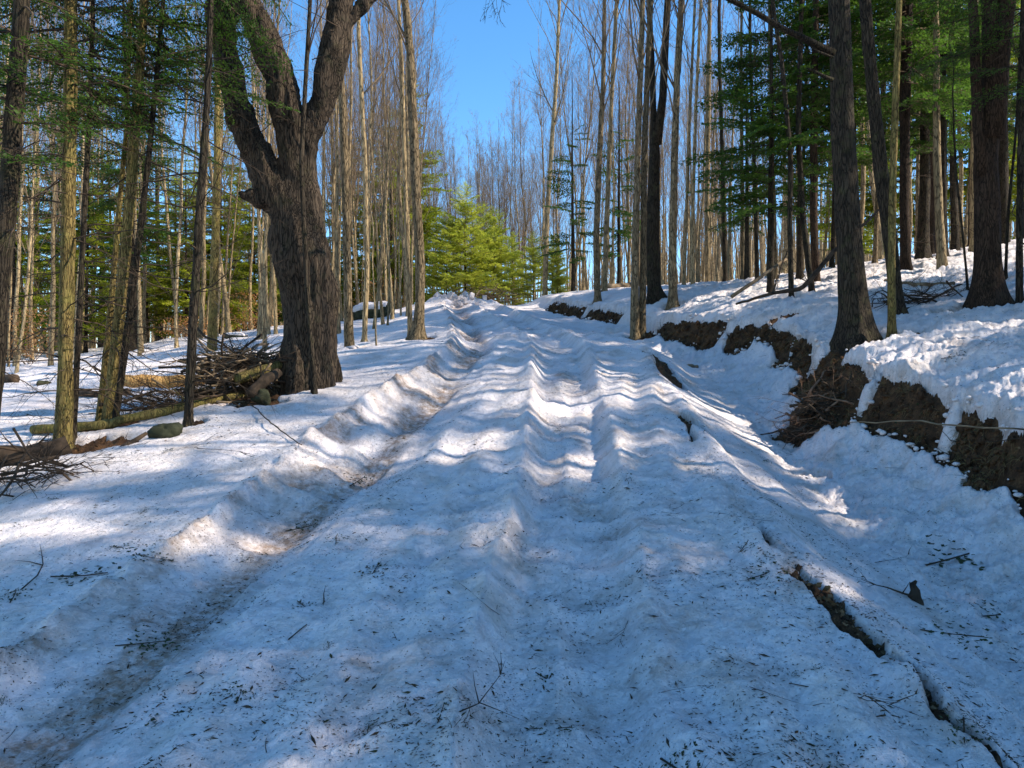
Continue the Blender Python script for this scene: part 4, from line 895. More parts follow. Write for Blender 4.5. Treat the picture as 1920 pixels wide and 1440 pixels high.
hem(1045, 33, 'young', 'small dark spindly hemlock on the far bank top', None, .35, 'young_hemlock')
for k, (p, Y, s) in enumerate([(1445,17.5,.95),(1500,20,1.0),(1400,24,.85)]):
    x = (p - CX) / F * Y
    me = hemlock_crown(920 + k, 8.5, 1.9, 2.3, 62, [M_darkwood, M_leafd], shape=.45, gap=.05)
    tree('hemlock_tree', x, Y, [('trunk', HS[1]), ('foliage', me)], ('dark hemlock with layered boughs left of the big mossy trunk', 'hemlock filling the gap behind the layered dark one', 'farther hemlock whose boughs reach towards the road')[k], 'tree', s=s)
for p, Y, k, s in [(1600,20,'big',.8),(1730,21,'big',.8),(1880,23,'big',.85),(1840,30,'lit',1.3),(1700,32,'lit',1.2),(1600,34,'lit',1.2),(1920,30,'lit',1.3)]:
    q, nm = min(MARKS, key=lambda m: abs(m[0] - p))
    hem(p, Y, k, '%s hemlock of the right-hand wood, %s %s' % ({'lit': 'distant sunlit', 'big': 'dense dark'}[k], 'left of' if p < q else 'right of', nm), 'hemlocks of the shady right-hand wood', s)
# trees that stand just outside the picture and shade the road
for x, y, s in [(12.4,.9,1.0),(14,5,.95),(17,2,1.1),(19,7,1.1),(16,11,.95),(22,12,1.15),(10,-3,.9),(12.5,3,.9),(13,-2,.95),(18,4.5,1.0),(16,-1,1.0),(20,1.5,1.15),(15,-5,1.0),(24,4,1.1),(13,14.5,.85)]:
    placed.append((x, y))
    tree('hemlock_tree', x, y, [('trunk', random.choice(HT)), ('foliage', random.choice(CR_BIG))], 'tall hemlock just outside the right edge that shades the road', 'tree', 'hemlocks shading the road from the right', s=s)
for x, y, s in [(8.3,7.4,.8),(9.4,9.6,.95),(10.6,7.9,1.0),(12.2,10.6,1.0),(13.4,8.4,1.05),(15.1,9.4,1.1),(10.9,12.0,.9),(16.8,7.2,1.0),(18.6,9.0,1.1),(8.8,5.6,.7),(8.2,3.2,.7),(9.6,1.4,.8),(8.8,-.4,.8),(11.4,4.6,.9),(12.2,1.2,1.0),(10.2,3.2,.85)]:
    v = random.choice(HV); tree('bare_tree', x, y, [('trunk', v[0]), ('branches', v[1])], 'bare tree just outside the right edge, up the bank', 'tree', 'bare trees just outside the right edge', s=s)
for x, y, s in [(9.5,17,1.0),(12,20,1.0),(14,24,1.0),(18,19,1.1),(17,27,1.0),(21,23,1.1),(11,28,1.0)]:
    v = random.choice(HV); tree('bare_tree', x, y, [('trunk', v[0]), ('branches', v[1])], 'grey bare tree farther up the right hillside', 'tree', 'bare trees up the right hillside', s=s)

# ---- far woods: one mass of trunks
def far_woods():
    rng = np.random.default_rng(5); mb = MB()
    for k in range(1700):
        Y = rng.uniform(62, 130); p = rng.uniform(-150, 2100); x = (p - CX) / F * Y
        if 740 < p < 1060 and rng.random() < .75: continue
        side = p > 1060 or p < 740
        z = 4.0 + (3 if p > 1200 else 0) - (1.5 if p < 500 else 0); H = rng.uniform(9, 15) * (.72 if 760 < p < 1060 else 1.0)
        l = rng.normal(0, .02, 2); r = rng.uniform(.08, .19) if side else rng.uniform(.05, .11)
        P = np.array([[x + l[0] * h, Y + l[1] * h, z + h - 1.5] for h in (0, H * .5, H)]); mb.tube(P, [r, r * .7, .015], 4, 0)
        for j in range(6 if side else 4):
            h = rng.uniform(.05 if side else .35, .9) * H; a = rng.uniform(0, 6.28); q = np.array([x + l[0] * h, Y + l[1] * h, z + h - 1.5]); L = rng.uniform(1.5, 3.5)
            mb.tube([q, q + [math.cos(a) * L * .35, math.sin(a) * L * .35, L * .7], q + [math.cos(a) * L * .5, math.sin(a) * L * .5, L * 1.3]], [.03, .02, .008], 3, 0)
    add('distant_woods', mb.mesh('distant_woods', [M_far]), kind='stuff', label='distant mass of bare trunks beyond the nearer woods', cat='woods')
far_woods()

# ------------------------------------------------------------------ beech bushes, brush, logs, rocks
def beech(p, pyy, Y, w_, h_, label, seed):
    rng = np.random.default_rng(seed); x = (p - CX) / F * Y; e = add('beech_bush', None, loc=(x, Y, gz(x, Y)), label=label, cat='bush')
    mb = MB()
    for k in range(9):
        grow(mb, rng, (rng.normal(0, w_ * .12), rng.normal(0, .2), -.1), (rng.normal(0, .4), rng.normal(0, .4), 1), h_ * rng.uniform(.6, 1), .012, 1, up=.1, wig=.14, kids=(0, 5, 3))
    add('stems', mb.mesh('stems', [M_twig]), parent=e)
    n = 900; c = np.stack([rng.normal(0, w_ * .3, n), rng.normal(0, w_ * .25, n), h_ * (.12 + .8 * rng.random(n))], 1)
    d = rng.normal(0, 1, (n, 3)); d[:, 2] -= .6; d /= np.linalg.norm(d, axis=1, keepdims=True); s = np.cross(d, rng.normal(0, 1, (n, 3))); s /= np.linalg.norm(s, axis=1, keepdims=True)
    L = rng.uniform(.05, .09, n)[:, None]
    mb = MB(); mb.quads(np.stack([c, c + d * L * .5 + s * L * .28, c + d * L, c + d * L * .5 - s * L * .28], 1), 0)
    o = add('leaves', mb.mesh('leaves', [M_beech]), parent=e, kind='stuff')
beech(52, 640, 21.5, 1.25, 1.7, 'bright rusty-leaved beech bush at the far left edge of the snowfield', 1)
beech(470, 570, 33, 2.2, 2.0, 'rusty-leaved beech bush just left of the old maple trunk', 2)
beech(437, 570, 36, 2.4, 1.6, 'orange beech brush behind the sunlit tan trunk', 3)
beech(715, 560, 36, 2.0, 2.0, 'small rusty beech bush behind the snow-capped boulder', 4)
beech(345, 615, 30, 1.6, .9, 'low reddish beech brush right of the leaning clump', 5)

def log(name, pts, rad, m, label, cat='log', seg=12, knots=0, seed=0, abs3=False, cutm=None):
    rng = np.random.default_rng(seed)
    P = np.array([px(*q) for q in pts] if not abs3 else pts, float); c = P[0].copy()
    d = np.concatenate([[0], np.cumsum(np.linalg.norm(np.diff(P, axis=0), axis=1))]); n = max(6, int(d[-1] / .12)); s = np.linspace(0, d[-1], n)
    Q = np.stack([np.interp(s, d, P[:, j]) for j in range(3)], 1) - c; Q[1:-1] += rng.normal(0, .008, (n - 2, 3)); r = np.interp(s, d, rad * np.ones(len(P)))
    r = r * (1 + rng.normal(0, .04, n))
    mb = MB(); mb.tube(Q, r, seg, 0)
    for k in range(knots):
        i = rng.integers(1, n - 1); grow(mb, rng, Q[i], rng.normal(0, 1, 3) + [0, 0, .4], rng.uniform(.25, .9), r[i] * .22, 1, up=.0, wig=.15, kids=(0, 3, 2))
    return add(name, mb.mesh(name, [m]), loc=tuple(c), label=label, cat=cat)
def glog(name, pts, rad, m, label, lift=.6, **k):
    """pts (px, Y): rests on the ground"""
    P = []
    for (p, Y) in pts:
        x = (p - CX) / F * Y; P.append([x, Y, gz(x, Y) + rad * lift])
    return log(name, P, rad, m, label, abs3=True, **k)
glog('fallen_log', [(62,9.7),(190,9.6),(300,9.9),(395,10.6),(470,11.2)], .058, M_mosslog, 'long mossy yellow-green log lying from the yellow trunk to the brush pile', lift=1.0, seed=3, knots=5)
glog('fallen_log', [(-30,8.55),(60,8.6),(130,8.8)], .13, M_darkwood, 'thick dark rotten log at the foot of the straight yellow-lit trunk', lift=.6, seed=4, knots=3)
log('fallen_log', [(110,893,8.2),(150,878,8.3),(215,850,8.5),(275,812,8.8)], np.array([.02,.04,.045,.02]), M_darkwood, 'dark split branch lying on the shaded snow left of the mossy boulder', seed=5)
log('fallen_log', [(232,713,12.6),(320,716,12.8),(400,712,13.0)], .10, M_orange, 'orange peeled log left of the brush pile', seed=6)
log('fallen_log', [(440,712,10.8),(490,696,11.0),(528,684,11.15)], np.array([.08,.085,.08]), M_mosslog, 'yellow mossy log butting against the old maple', seed=7)
log('fallen_log', [(468,740,10.4),(500,712,10.6),(522,698,10.8)], np.array([.07,.08,.06]), M_darkwood, 'dark log under the yellow mossy log beside the old maple', seed=8)
glog('fallen_log', [(120,13.5),(180,13.2),(240,13.0)], .06, M_darkwood, 'dark log half buried in the sunlit snow behind the leaning clump', seed=9, knots=2)
log('leaning_pole', [(1372,556,16.0),(1425,520,16.3),(1474,486,16.8)], np.array([.04,.035,.028]), M_dead, 'pale broken pole leaning up against the crooked dark trunk', 'pole', seg=8, seed=10)
log('leaning_pole', [(1448,552,15.6),(1462,510,16.2),(1476,470,16.6)], np.array([.02,.018,.014]), M_darkwood, 'thin dark prop standing next to the pale broken pole', 'pole', seg=6, seed=11)
log('fallen_branch', [(1380,570,14.5),(1440,552,14.6),(1505,540,14.8),(1530,510,14.9),(1560,475,15.0),(1610,430,15.3),(1665,375,15.6)], np.array([.02,.03,.045,.045,.04,.03,.015]), M_darkwood, 'long dark fallen branch rising rightwards behind the big mossy trunk', 'branch', seg=8, knots=8, seed=12)
glog('fallen_log', [(1135,29),(1160,29.3),(1185,29.6)], .12, M_dead, 'pale log lying on the far snow between two groups of trunks', seed=13)
glog('fallen_log', [(1284,15.2),(1308,15.0)], .035, M_dead, 'short yellow stick log on the snow above the far bank', seed=14)
glog('fallen_log', [(1660,16.5),(1720,15.5),(1790,15.0)], .04, M_dead, 'brown half-buried pole on the snow left of the forked giant', seed=15, knots=4)
glog('fallen_branch', [(1690,13.4),(1740,13.9),(1800,14.6),(1830,15.1)], .022, M_darkwood, 'thin dark branch on shaded snow behind the pole tree', seed=16, knots=7)
glog('fallen_log', [(0,16.2),(30,16.0)], .10, M_darkwood, 'dark log end at the left edge of the sunlit snowfield', seed=17)
log('fallen_stick', [(468,757,10.2),(510,795,8.9),(566,834,8.15)], np.array([.007,.009,.005]), M_darkwood, 'long thin stick slanting down from the old maple to the rut edge', 'stick', seg=5, seed=18)
log('fallen_stick', [(1590,792,7.7),(1700,790,7.5),(1930,806,7.2)], np.array([.004,.008,.009]), M_dead, 'straight stick sticking out over the bare bank at the right edge', 'stick', seg=5, seed=19)

def brush_pile(cx_, Y, wx, wy, h, n, label, seed, m1, m2, name='brush_pile', lmax=1.6, nst=200):
    rng = np.random.default_rng(seed); x0 = (cx_ - CX) / F * Y; g = gz(x0, Y); e = add(name, None, loc=(x0, Y, g), label=label, cat='brush pile')
    sticks = []
    for k in range(8):
        mb = MB(); L = rng.uniform(.6, 1.0) * lmax; m = 7; s = np.linspace(-.5, .5, m)
        P = np.stack([s * L, rng.normal(0, .35) * L * s * s + np.cumsum(rng.normal(0, .035, m)) * L, rng.normal(0, .3) * L * s * s + np.cumsum(rng.normal(0, .03, m)) * L], 1); r = rng.uniform(.010, .024)
        mb.tube(P, r * (1 - .7 * (s + .5)), 5, 0)
        for q_ in range(3): grow(mb, rng, P[rng.integers(2, 6)], (.7, rng.normal(0, .6), rng.normal(.1, .6)), L * rng.uniform(.2, .4), r * .4, 1, up=0, wig=.2, kids=(0, 2, 0))
        sticks.append(mb.mesh('stick', [m1 if k % 3 else m2]))
    for k in range(n):
        u, v = rng.normal(0, .38, 2); hh = max(0, 1 - (u * u + v * v) * .9)
        x, y = u * wx, v * wy
        o = add('stick', random.choice(sticks), parent=e, loc=(x, y, gz(x0 + x, Y + y) - g + .03 + hh * h * rng.random() ** .7))
        o.rotation_euler = (rng.uniform(0, 6.28), rng.normal(.0, .28), rng.normal(.25, .65) + (math.pi if rng.random() < .5 else 0)); s = rng.uniform(.6, 1.15); o.scale = (s, s, s)
    mb = MB()
    for k in range(nst):
        u, v = rng.normal(0, .42, 2); hh = max(0, 1 - (u * u + v * v) * .8); x, y = u * wx, v * wy
        p = (x, y, gz(x0 + x, Y + y) - g + hh * h * rng.random())
        grow(mb, rng, p, (rng.normal(0, 1), rng.normal(0, .6), rng.normal(.1, .4)), rng.uniform(.3, 1.0), rng.uniform(.003, .007), 1, up=0, wig=.2, kids=(0, 3, 2))
    add('twigs', mb.mesh('twigs', [m2]), parent=e, kind='stuff')
brush_pile(440, 11.3, .85, .55, .70, 150, 'big tangled brush pile of cut branches left of the old maple', 1, M_dead, M_darkwood, nst=150)
brush_pile(300, 10.6, 1.1, .3, .14, 20, 'low scatter of dark branches running from the pile to the leaning clump', 2, M_darkwood, M_darkwood, nst=80)
brush_pile(905, 34.5, 2.6, .6, .8, 70, 'brown brush heap under the young hemlocks at the road end', 3, M_dead, M_darkwood, nst=60, lmax=2.2)
brush_pile(45, 7.5, .55, .4, .35, 14, 'dark fallen branch tangle on the snow at the left edge', 4, M_darkwood, M_darkwood, nst=46, lmax=1.2)
brush_pile(1530, 10.75, .55, .45, .16, 50, 'reddish-brown sticks and bark heaped at the foot of the big mossy trunk', 5, M_darkwood, plain('red_brown_sticks', (.12,.06,.035), (.26,.15,.09)), nst=30, lmax=.9)
brush_pile(1710, 14.0, 1.0, .6, .10, 20, 'thin scatter of dark twigs on the shaded snow behind the pole tree', 6, M_darkwood, M_darkwood, nst=60, lmax=1.0)

def rock(p, Y, sx, sy, sz, label, seed, m=M_rock, lift=.0, cap=False, name='boulder', cat='boulder', z=None):
    rng = np.random.default_rng(seed); x0 = (p - CX) / F * Y
    n1, n2 = 26, 16; th = np.linspace(0, 2 * np.pi, n1, endpoint=False); ph = np.linspace(.02, np.pi - .02, n2)
    PH, TH = np.meshgrid(ph, th, indexing='ij'); D = np.stack([np.sin(PH) * np.cos(TH), np.sin(PH) * np.sin(TH), np.cos(PH)], -1)
    D = np.sign(D) * np.abs(D) ** .8
    k = 1 + .42 * noise3(D[..., 0] * 1.4 + seed, D[..., 1] * 1.4, D[..., 2] * 1.4) + .10 * noise3(D[..., 0] * 5 + seed, D[..., 1] * 5, D[..., 2] * 5)
    V = (D * k[..., None] * np.array([sx, sy, sz])).reshape(-1, 3)
    i = np.arange(n2 - 1)[:, None] * n1; j = np.arange(n1)[None]; j2 = (j + 1) % n1
    Fq = np.stack([i + j, i + n1 + j, i + n1 + j2, i + j2], -1).reshape(-1, 4)
    caps = [np.arange(n1)[None], (n1 * (n2 - 1) + np.arange(n1))[None, ::-1]]
    me = mesh_np(name, V, [Fq] + caps, [m]); e = add(name, me, loc=(x0, Y, (gz(x0, Y) if z is None else z) + lift), rot=(0, 0, seed), label=label, cat=cat)
    if cap:
        V2 = V * np.array([.93, .93, .6]) + np.array([0, 0, sz * .5]); me2 = mesh_np('snow_cap', V2, [Fq] + caps, [M_snow]); add('snow_cap', me2, parent=e)
    return e
rock(314, 8.95, .17, .14, .11, 'small dark mossy boulder below the brush pile', 1, lift=.03)
rock(488, 10.5, .14, .12, .12, 'mossy stone beside the foot of the old maple', 2, lift=.05)
rock(700, 27.0, .6, .5, .42, 'green boulder capped with snow left of the wavy trunk', 3, lift=.15, cap=True)
rock(445, 25.0, .32, .3, .16, 'flat dark stone in the snow behind the tan trunk', 4, lift=.05, cap=True)
rock(83, 14.5, .10, .1, .06, 'small dark stone alone on the sunlit snowfield', 5, lift=.02)
# stump of a stick on the ditch snow
# crumbled snow chunks on the crest heap
def chunk_mesh(seed):
    rng = np.random.default_rng(seed); me_v = []
    import itertools
    V = np.array(list(itertools.product((-1, 1), repeat=3)), float) * rng.uniform(.6, 1, (8, 3)); 
    Fq = np.array([[0,1,3,2],[4,6,7,5],[0,4,5,1],[2,3,7,6],[0,2,6,4],[1,5,7,3]])
    return mesh_np('snow_chunk', V, [Fq], [M_snow], smooth=False)
CH = [chunk_mesh(k) for k in range(4)]
for k in range(34):
    p = px(random.gauss(875, 26), 570, random.gauss(30.2, .7)); s = random.uniform(.05, .14)
    o = add('snow_chunk', random.choice(CH), loc=(p[0], p[1], gz(p[0], p[1]) + s * .3), label='dirty snow chunk tumbled on the heap at the road crest', cat='snow chunk', group='snow chunks on the crest heap')
    o.rotation_euler = (random.random() * 6, random.random() * 6, random.random() * 6); o.scale = (s, s, s * .8)

# ------------------------------------------------------------------ roots and stones in the bank
def bank_bits():
    rng = np.random.default_rng(9); mb = MB(); n = 0
    while n < 420:
        a, b, t0, t1 = BANKP[rng.integers(len(BANKP))]; y = rng.uniform(a, b); t = rng.uniform(max(t0, 0), min(t1, 1.05))
        xa, xb = np.interp(y, YS, _bf[0]), np.interp(y, YS, _bt[0]); x = xa + (xb - xa) * t
        if sm1(x, y) < .02: continue
        z = sh1(x, y); L = rng.uniform(.1, .5)
        d = np.array([rng.normal(-.5, .3), rng.normal(0, .8), rng.normal(-.5, .6)]); d = unit(d); m = 6; P = [np.array([x + .05, y, z + .01])]
        for k in range(m - 1): d = unit(d + rng.normal(0, .3, 3)); P.append(P[-1] + d * L / (m - 1))
        mb.tube(np.array(P), np.linspace(1, .3, m) * rng.uniform(.002, .008), 4, 0); n += 1
    add('bank_roots', mb.mesh('bank_roots', [M_darkwood]), kind='stuff', label='fine roots hanging out of the bare bank', cat='roots')
    mb = MB()
    n = 0
    while n < 5000:
        if rng.random() < .6:
            a, b, t0, t1 = BANKP[rng.integers(len(BANKP))]; y = rng.uniform(a, b); t = rng.uniform(-.1, 1.05)
            xa, xb = np.interp(y, YS, _bf[0]), np.interp(y, YS, _bt[0]); x = xa + (xb - xa) * t
        else:
            if rng.random() < .35:
                y = rng.uniform(2.6, 5.2); x = 1.98 + rng.normal(0, .06)
            else:
                X_, Y_, rx, ry, an = PATCH[rng.integers(len(PATCH))]; x = X_ + rng.normal(0, .5) * rx; y = Y_ + rng.normal(0, .5) * ry
        n += 1
        if sm1(x, y) < .0: continue
        z = sh1(x, y); L = rng.uniform(.02, .05); an = rng.uniform(0, 6.28)
        d = np.array([math.cos(an), math.sin(an), rng.normal(.1, .4)]); s = unit(np.cross(d, rng.normal(0, 1, 3))) * L * .35; c = np.array([x, y, z + .012])
        mb.quads(np.array([[c, c + d * L * .5 + s, c + d * L, c + d * L * .5 - s]]), rng.choice([0, 0, 1, 1, 1, 2] if y > 6 else [0, 1, 1]))
    add('leaf_litter', mb.mesh('leaf_litter', [M_litter, plain('tan_litter', (.09,.052,.025), (.19,.115,.055)), M_litg]), kind='stuff', label='dead leaves and bark crumbs on the bare soil', cat='leaf litter')
bank_bits()
def bank_lumps():
    rng = np.random.default_rng(19)
    ico = []
    t_ = (1 + 5 ** .5) / 2
    IV = np.array([(-1,t_,0),(1,t_,0),(-1,-t_,0),(1,-t_,0),(0,-1,t_),(0,1,t_),(0,-1,-t_),(0,1,-t_),(t_,0,-1),(t_,0,1),(-t_,0,-1),(-t_,0,1)]) / 1.9
    IF = np.array([(0,11,5),(0,5,1),(0,1,7),(0,7,10),(0,10,11),(1,5,9),(5,11,4),(11,10,2),(10,7,6),(7,1,8),(3,9,4),(3,4,2),(3,2,6),(3,6,8),(3,8,9),(4,9,5),(2,4,11),(6,2,10),(8,6,7),(9,8,1)])
    ms, mc, mg = MB(), MB(), MB(); ns = nc_ = ng = 0; tries = 0
    while (ns < 420 or nc_ < 900) and tries < 30000:
        tries += 1
        a, b, t0, t1 = BANKP[rng.integers(len(BANKP))]; y = rng.uniform(a - .2, b + .2); t = rng.uniform(-.3, 1.3)
        xa, xb = np.interp(y, YS, _bf[0]), np.interp(y, YS, _bt[0]); x = xa + (xb - xa) * t; m = sm1(x, y)
        k = rng.uniform(.6, 1.3, 3)
        if -.30 < m < .05 and ns < 420:
            r = .010 + .045 * rng.random() ** 2.2; k[2] *= .7; ms.rawmesh(IV * k * rng.uniform(.8, 1.2, (12, 1)) * r + [x, y, gz(x, y) + r * .25], IF); ns += 1
        elif m > .02 and nc_ < 900:
            r = rng.uniform(.01, .05) * (1 if y < 12 else 1.4); mc.rawmesh(IV * k * rng.uniform(.7, 1.3, (12, 1)) * r + [x - .01, y, sh1(x, y) + r * .3], IF); nc_ += 1
            if rng.random() < .5:          # dry grass and moss hanging over the soil
                z = sh1(x, y)
                for q in range(5):
                    L = rng.uniform(.05, .16); d = unit((rng.normal(-.6, .4), rng.normal(0, .5), rng.normal(-.2, .5))); p0 = np.array([x, y, z + .01]) + rng.normal(0, .015, 3)
                    mg.tube([p0, p0 + d * L * .5 + [0, 0, .01], p0 + d * L + [0, 0, -L * .35]], [.0025, .002, .0008], 3, 0)
    add('snow_crumbs', ms.mesh('snow_crumbs', [M_snow]), kind='stuff', label='crumbs of old snow along the bank edges', cat='snow crumbs')
    add('soil_clods', mc.mesh('soil_clods', [M_soil], smooth=False), kind='stuff', label='clods and stones in the bare bank', cat='soil clods')
    add('bank_grass', mg.mesh('bank_grass', [plain('dry_grass', (.10,.085,.03), (.24,.17,.08), scale=8)]), kind='stuff', label='dry grass and moss hanging on the bare bank', cat='grass')
bank_lumps()

# ------------------------------------------------------------------ needles, twigs and sprigs on the snow
def litter():
    rng = np.random.default_rng(21)
    n = 190000
    y = 2.3 + (20 - 2.3) * rng.random(n) ** 2.1; x = rng.uniform(-1, 1, n) * (.74 * y + .8)
    dn = fbm2(x * 1.3 + 40, y * 1.3, 3) * .9 + fbm2(x * 5, y * 3, 2) * .5
    L_, B_, R_, E_ = fl(y), fb(y), fr(y), fe(y)
    dn = dn + .5 * np.exp(-((x - B_) / .12)**2) + .5 * np.exp(-((x - L_) / .16)**2) + .5 * np.exp(-((x - E_) / .25)**2) + .25 * np.exp(-((x - R_) / .3)**2)
    keep = rng.random(n) < np.clip(.13 + .62 * dn, .05, .97); x, y = x[keep], y[keep]
    keep = soil_mask(x, y) < -.05; x, y = x[keep], y[keep]; n = len(x)
    z = snow_h(x, y)
    L = rng.uniform(.0045, .012, n) * (1 + (rng.random(n) < .10) * rng.uniform(.5, 1.6, n)) * (1 + y * .03); a = rng.uniform(0, 6.28, n) 
    d = np.stack([np.cos(a), np.sin(a), rng.normal(0, .25, n)], 1) * L[:, None]; s = np.stack([-np.sin(a), np.cos(a), np.zeros(n)], 1) * (L * rng.uniform(.10, .30, n))[:, None]
    c = np.stack([x, y, z + .002], 1); up = np.array([0, 0, 1.]) * (L * .22)[:, None]
    V = np.stack([c - d, c + s, c + d, c - s, c + up], 1)                      # a flat little wedge: four sides and a raised middle
    k = np.arange(n)[:, None] * 5
    Fc = np.concatenate([k + np.array([[0, 3, 4]]), k + np.array([[3, 2, 4]]), k + np.array([[2, 1, 4]]), k + np.array([[1, 0, 4]])])
    mi = np.tile(rng.choice([0, 0, 0, 0, 0, 0, 1], n), 4)
    me = mesh_np('needle_litter', V.reshape(-1, 3), [Fc], [M_litter, M_litg], mi, smooth=False)
    add('needle_litter', me, kind='stuff', label='hemlock needles and bark crumbs strewn over the snow', cat='needle litter')
litter()
def coarse_litter():
    rng = np.random.default_rng(27); n = 9000
    y = 2.4 + 12 * rng.random(n) ** 1.7; x = rng.uniform(-1, 1, n) * (.72 * y + .5)
    dn = fbm2(x * 1.6 + 70, y * 1.6, 3) + .9 * np.exp(-((x - fl(y)) / .18)**2) + .6 * np.exp(-((x - fr(y)) / .3)**2) + .7 * np.exp(-((x - fe(y) - .1) / .3)**2) - .1
    k = (rng.random(n) < np.clip(.55 * dn, .01, .9)) & (soil_mask(x, y) < -.05); x, y = x[k], y[k]; z = snow_h(x, y); mb = MB()
    for i in range(len(x)):
        L = rng.uniform(.012, .035) * (1 + 1.5 * (rng.random() < .1)); a = rng.uniform(0, 6.28); p = np.array([x[i], y[i], z[i] + .002]); d = np.array([math.cos(a), math.sin(a), rng.normal(0, .15)]) * L; e = np.array([-d[1], d[0], rng.normal(0, .3) * L]) * rng.uniform(-.5, .5)
        w_ = rng.uniform(.0008, .0026) if rng.random() < .75 else rng.uniform(.003, .006)
        mb.tube([p - d * .5, p + e * .3 + [0, 0, .002], p + d * .5 + e], [w_, w_, w_ * .4], 3, int(rng.random() < .35))
    add('bark_crumbs', mb.mesh('bark_crumbs', [M_litter, plain('red_litter', (.06,.028,.014), (.15,.075,.035))]), kind='stuff', label='bark crumbs, bud scales and short twig bits lying in the hollows of the snow', cat='bark crumbs')
coarse_litter()
trng = np.random.default_rng(33)
TW = []
for k in range(9):
    mb = MB(); L = .3; grow(mb, trng, (0, 0, .006), (1, trng.normal(0, .2), .02), L, .0028, 1, up=.0, wig=.16, kids=(0, 4 if k % 3 else 1, 2 if k % 2 else 0))
    V, Fs, M_ = mb.arrays(); V[:, 2] = np.abs(V[:, 2] * .35) + .003; TW.append(mesh_np('twig', V, Fs, [M_darkwood], M_))
SPR = []
for k in range(4):
    mb = bough_proto(trng, .22, leaf=.022, wd=.0055, dense=2.6); V, Fs, M_ = mb.arrays(); V[:, 2] = np.abs(V[:, 2] * .6) + .004; SPR.append(mesh_np('sprig', V, Fs, [M_darkwood, leaf_mat('sprig_needles%d' % k, (.022,.032,.01), (.06,.07,.018)) if k == 0 else SPR[0].materials[1]], M_))
def lay(o, x, y, s, yaw):
    e = .06; dx = (gz(x + e, y) - gz(x - e, y)) / (2 * e); dy = (gz(x, y + e) - gz(x, y - e)) / (2 * e)
    nrm = Vector((-dx, -dy, 1)).normalized(); q = nrm.to_track_quat('Z', 'Y'); from mathutils import Quaternion
    o.rotation_mode = 'QUATERNION'; o.rotation_quaternion = q @ Quaternion((0, 0, 1), yaw); o.scale = (s, s, s); o.location = (x, y, gz(x, y) + .001)
def onpix(p, q):
    """where the view ray through a pixel meets the snow"""
    for Y in np.arange(2.6, 40, .03):
        P = px(p, q, Y)
        if P[2] <= gz(P[0], P[1]): return P
    return px(p, q, 8)
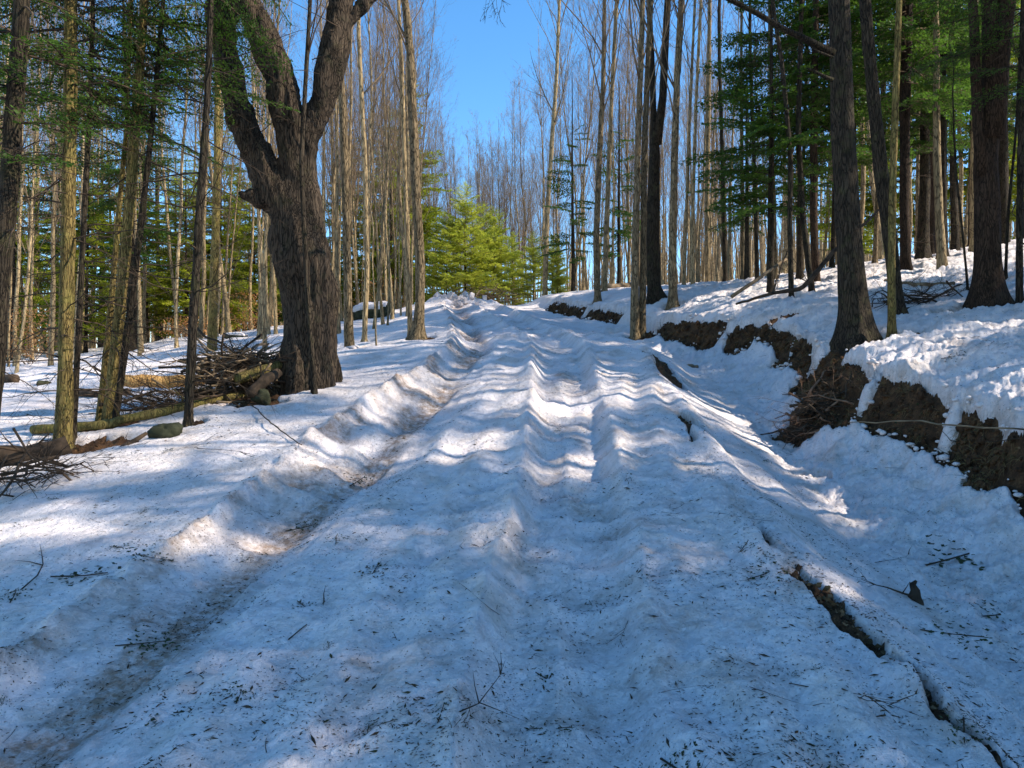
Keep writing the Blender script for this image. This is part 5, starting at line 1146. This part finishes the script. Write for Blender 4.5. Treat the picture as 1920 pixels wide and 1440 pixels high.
marks = [('sprig',335,1060,.9,2.2,'dark green hemlock sprig in the left rut wall'),('sprig',95,1085,1.2,.3,'hemlock sprig at the left edge of the sunny shoulder patch'),('sprig',715,1055,.8,-.6,'small curved hemlock sprig left of the middle bumps'),
    ('sprig',215,1220,.9,-.3,'dark sprig on the shaded rut wall, low left'),('sprig',210,1375,.6,1.2,'little green sprig at the bottom of the left rut'),('sprig',325,1340,.6,.2,'green sprig beside the rut floor near the bottom edge'),
    ('twig',860,1345,1.3,-.2,'thin straight twig near the bottom centre'),('twig',540,1205,1.6,.6,'long pale twig slanting on the snow between the ruts'),('twig',935,1155,1.1,2.4,'brown twig scrap in the middle rut'),('twig',580,1135,.35,.1,'short thick bark chip left of centre'),
    ('sprig',1145,920,.7,.8,'dark sprig on the right wall of the middle rut'),('sprig',1400,1090,1.0,.3,'flat hemlock sprig on the sunny patch right of the middle rut'),('twig',1220,970,1.1,.1,'twig cluster above the sunny patch on the right'),('twig',1480,1290,1.6,.3,'branching twig on the shaded snow left of the dark crack'),
    ('twig',1405,1290,.9,-.5,'short dark twig left of the branching twig'),('sprig',1735,1065,2.0,.6,'large hemlock spray lying in the ditch'),('sprig',1725,1185,1.2,-.5,'green sprig below the dark stub'),('sprig',1840,1160,1.1,-.2,'sprig lying right of the dark stub'),
    ('sprig',1240,1425,.8,.2,'dark star-shaped sprig at the bottom edge'),('twig',1640,1060,1.6,.1,'bare twigs at the lower end of the ditch spray'),('twig',1450,980,1.5,2.7,'dark curved stick along the road shoulder furrow'),('twig',40,1110,2.4,1.9,'bent dark twig standing at the far left edge'),
    ('twig',370,845,2.6,.1,'long arching twig on the shaded shoulder'),('twig',320,850,1.8,.9,'forked twig beside the long arching one'),('sprig',1040,810,.6,.1,'tiny dark sprig in the middle rut trough'),('sprig',735,905,.6,.5,'tiny sprig on the snow right of the left rut'),('sprig',655,915,.9,.5,'dark clump at the floor of the left rut'),
    ('sprig',535,1000,.8,.2,'sprig lying across the left rut floor'),('twig',1490,790,1.2,.2,'bark sliver in the upper ditch'),('twig',1660,880,1.2,.2,'twig on ditch snow under the bare bank')]
P = onpix(1717, 1128)
log('broken_stub', [(P[0] + .01, P[1], P[2] - .05), (P[0], P[1], P[2] + .05), (P[0] - .01, P[1] + .01, P[2] + .09), (P[0] + .01, P[1] + .01, P[2] + .15)], np.array([.055, .042, .03, .010]), M_darkwood, 'small dark broken stub poking out of the ditch snow', 'stub', seg=7, seed=31, abs3=True, knots=2)
for kind, p, q, s, yaw, lab in marks:
    P = onpix(p, q); me = random.choice(SPR if kind == 'sprig' else TW)
    s *= 1.45 if kind == 'sprig' else 1.2
    lay(add('hemlock_sprig' if kind == 'sprig' else 'fallen_twig', me, label=lab, cat=kind), P[0], P[1], s, yaw)
for k in range(150):
    y = 2.6 + 9 * random.random() ** 1.7; x = random.uniform(-.68, .68) * y
    if sm1(x, y) > -.1: continue
    sp = random.random() < .4
    lay(add('hemlock_sprig' if sp else 'fallen_twig', random.choice(SPR if sp else TW), label='small loose hemlock sprig strewn on the snow' if sp else 'small loose twig strewn on the snow', cat='sprig' if sp else 'twig', group='loose sprigs strewn on the snow' if sp else 'loose twigs strewn on the snow'), x, y, random.uniform(.22, .8) * (1 + y * .05), random.uniform(0, 6.28))
import sys
from collections import defaultdict
_same = defaultdict(list)
for o in bpy.data.objects:
    if o.get('group') and o.get('category') in ('tree', 'sapling'): _same[o['label']].append(o)
for lab, os_ in _same.items():
    if 2 <= len(os_) <= 3 and len(lab.split()) < 16:
        os_.sort(key=lambda o: o.location.x / max(o.location.y, .1))
        for w_, o in zip(('left-hand', 'right-hand') if len(os_) == 2 else ('left-hand', 'middle', 'right-hand'), os_): o['label'] = w_ + ' ' + lab
def _count(): return sum(len(m.loops) - 2 * len(m.polygons) for m in bpy.data.meshes if m.users)
print('tris', _count(), file=sys.stderr)
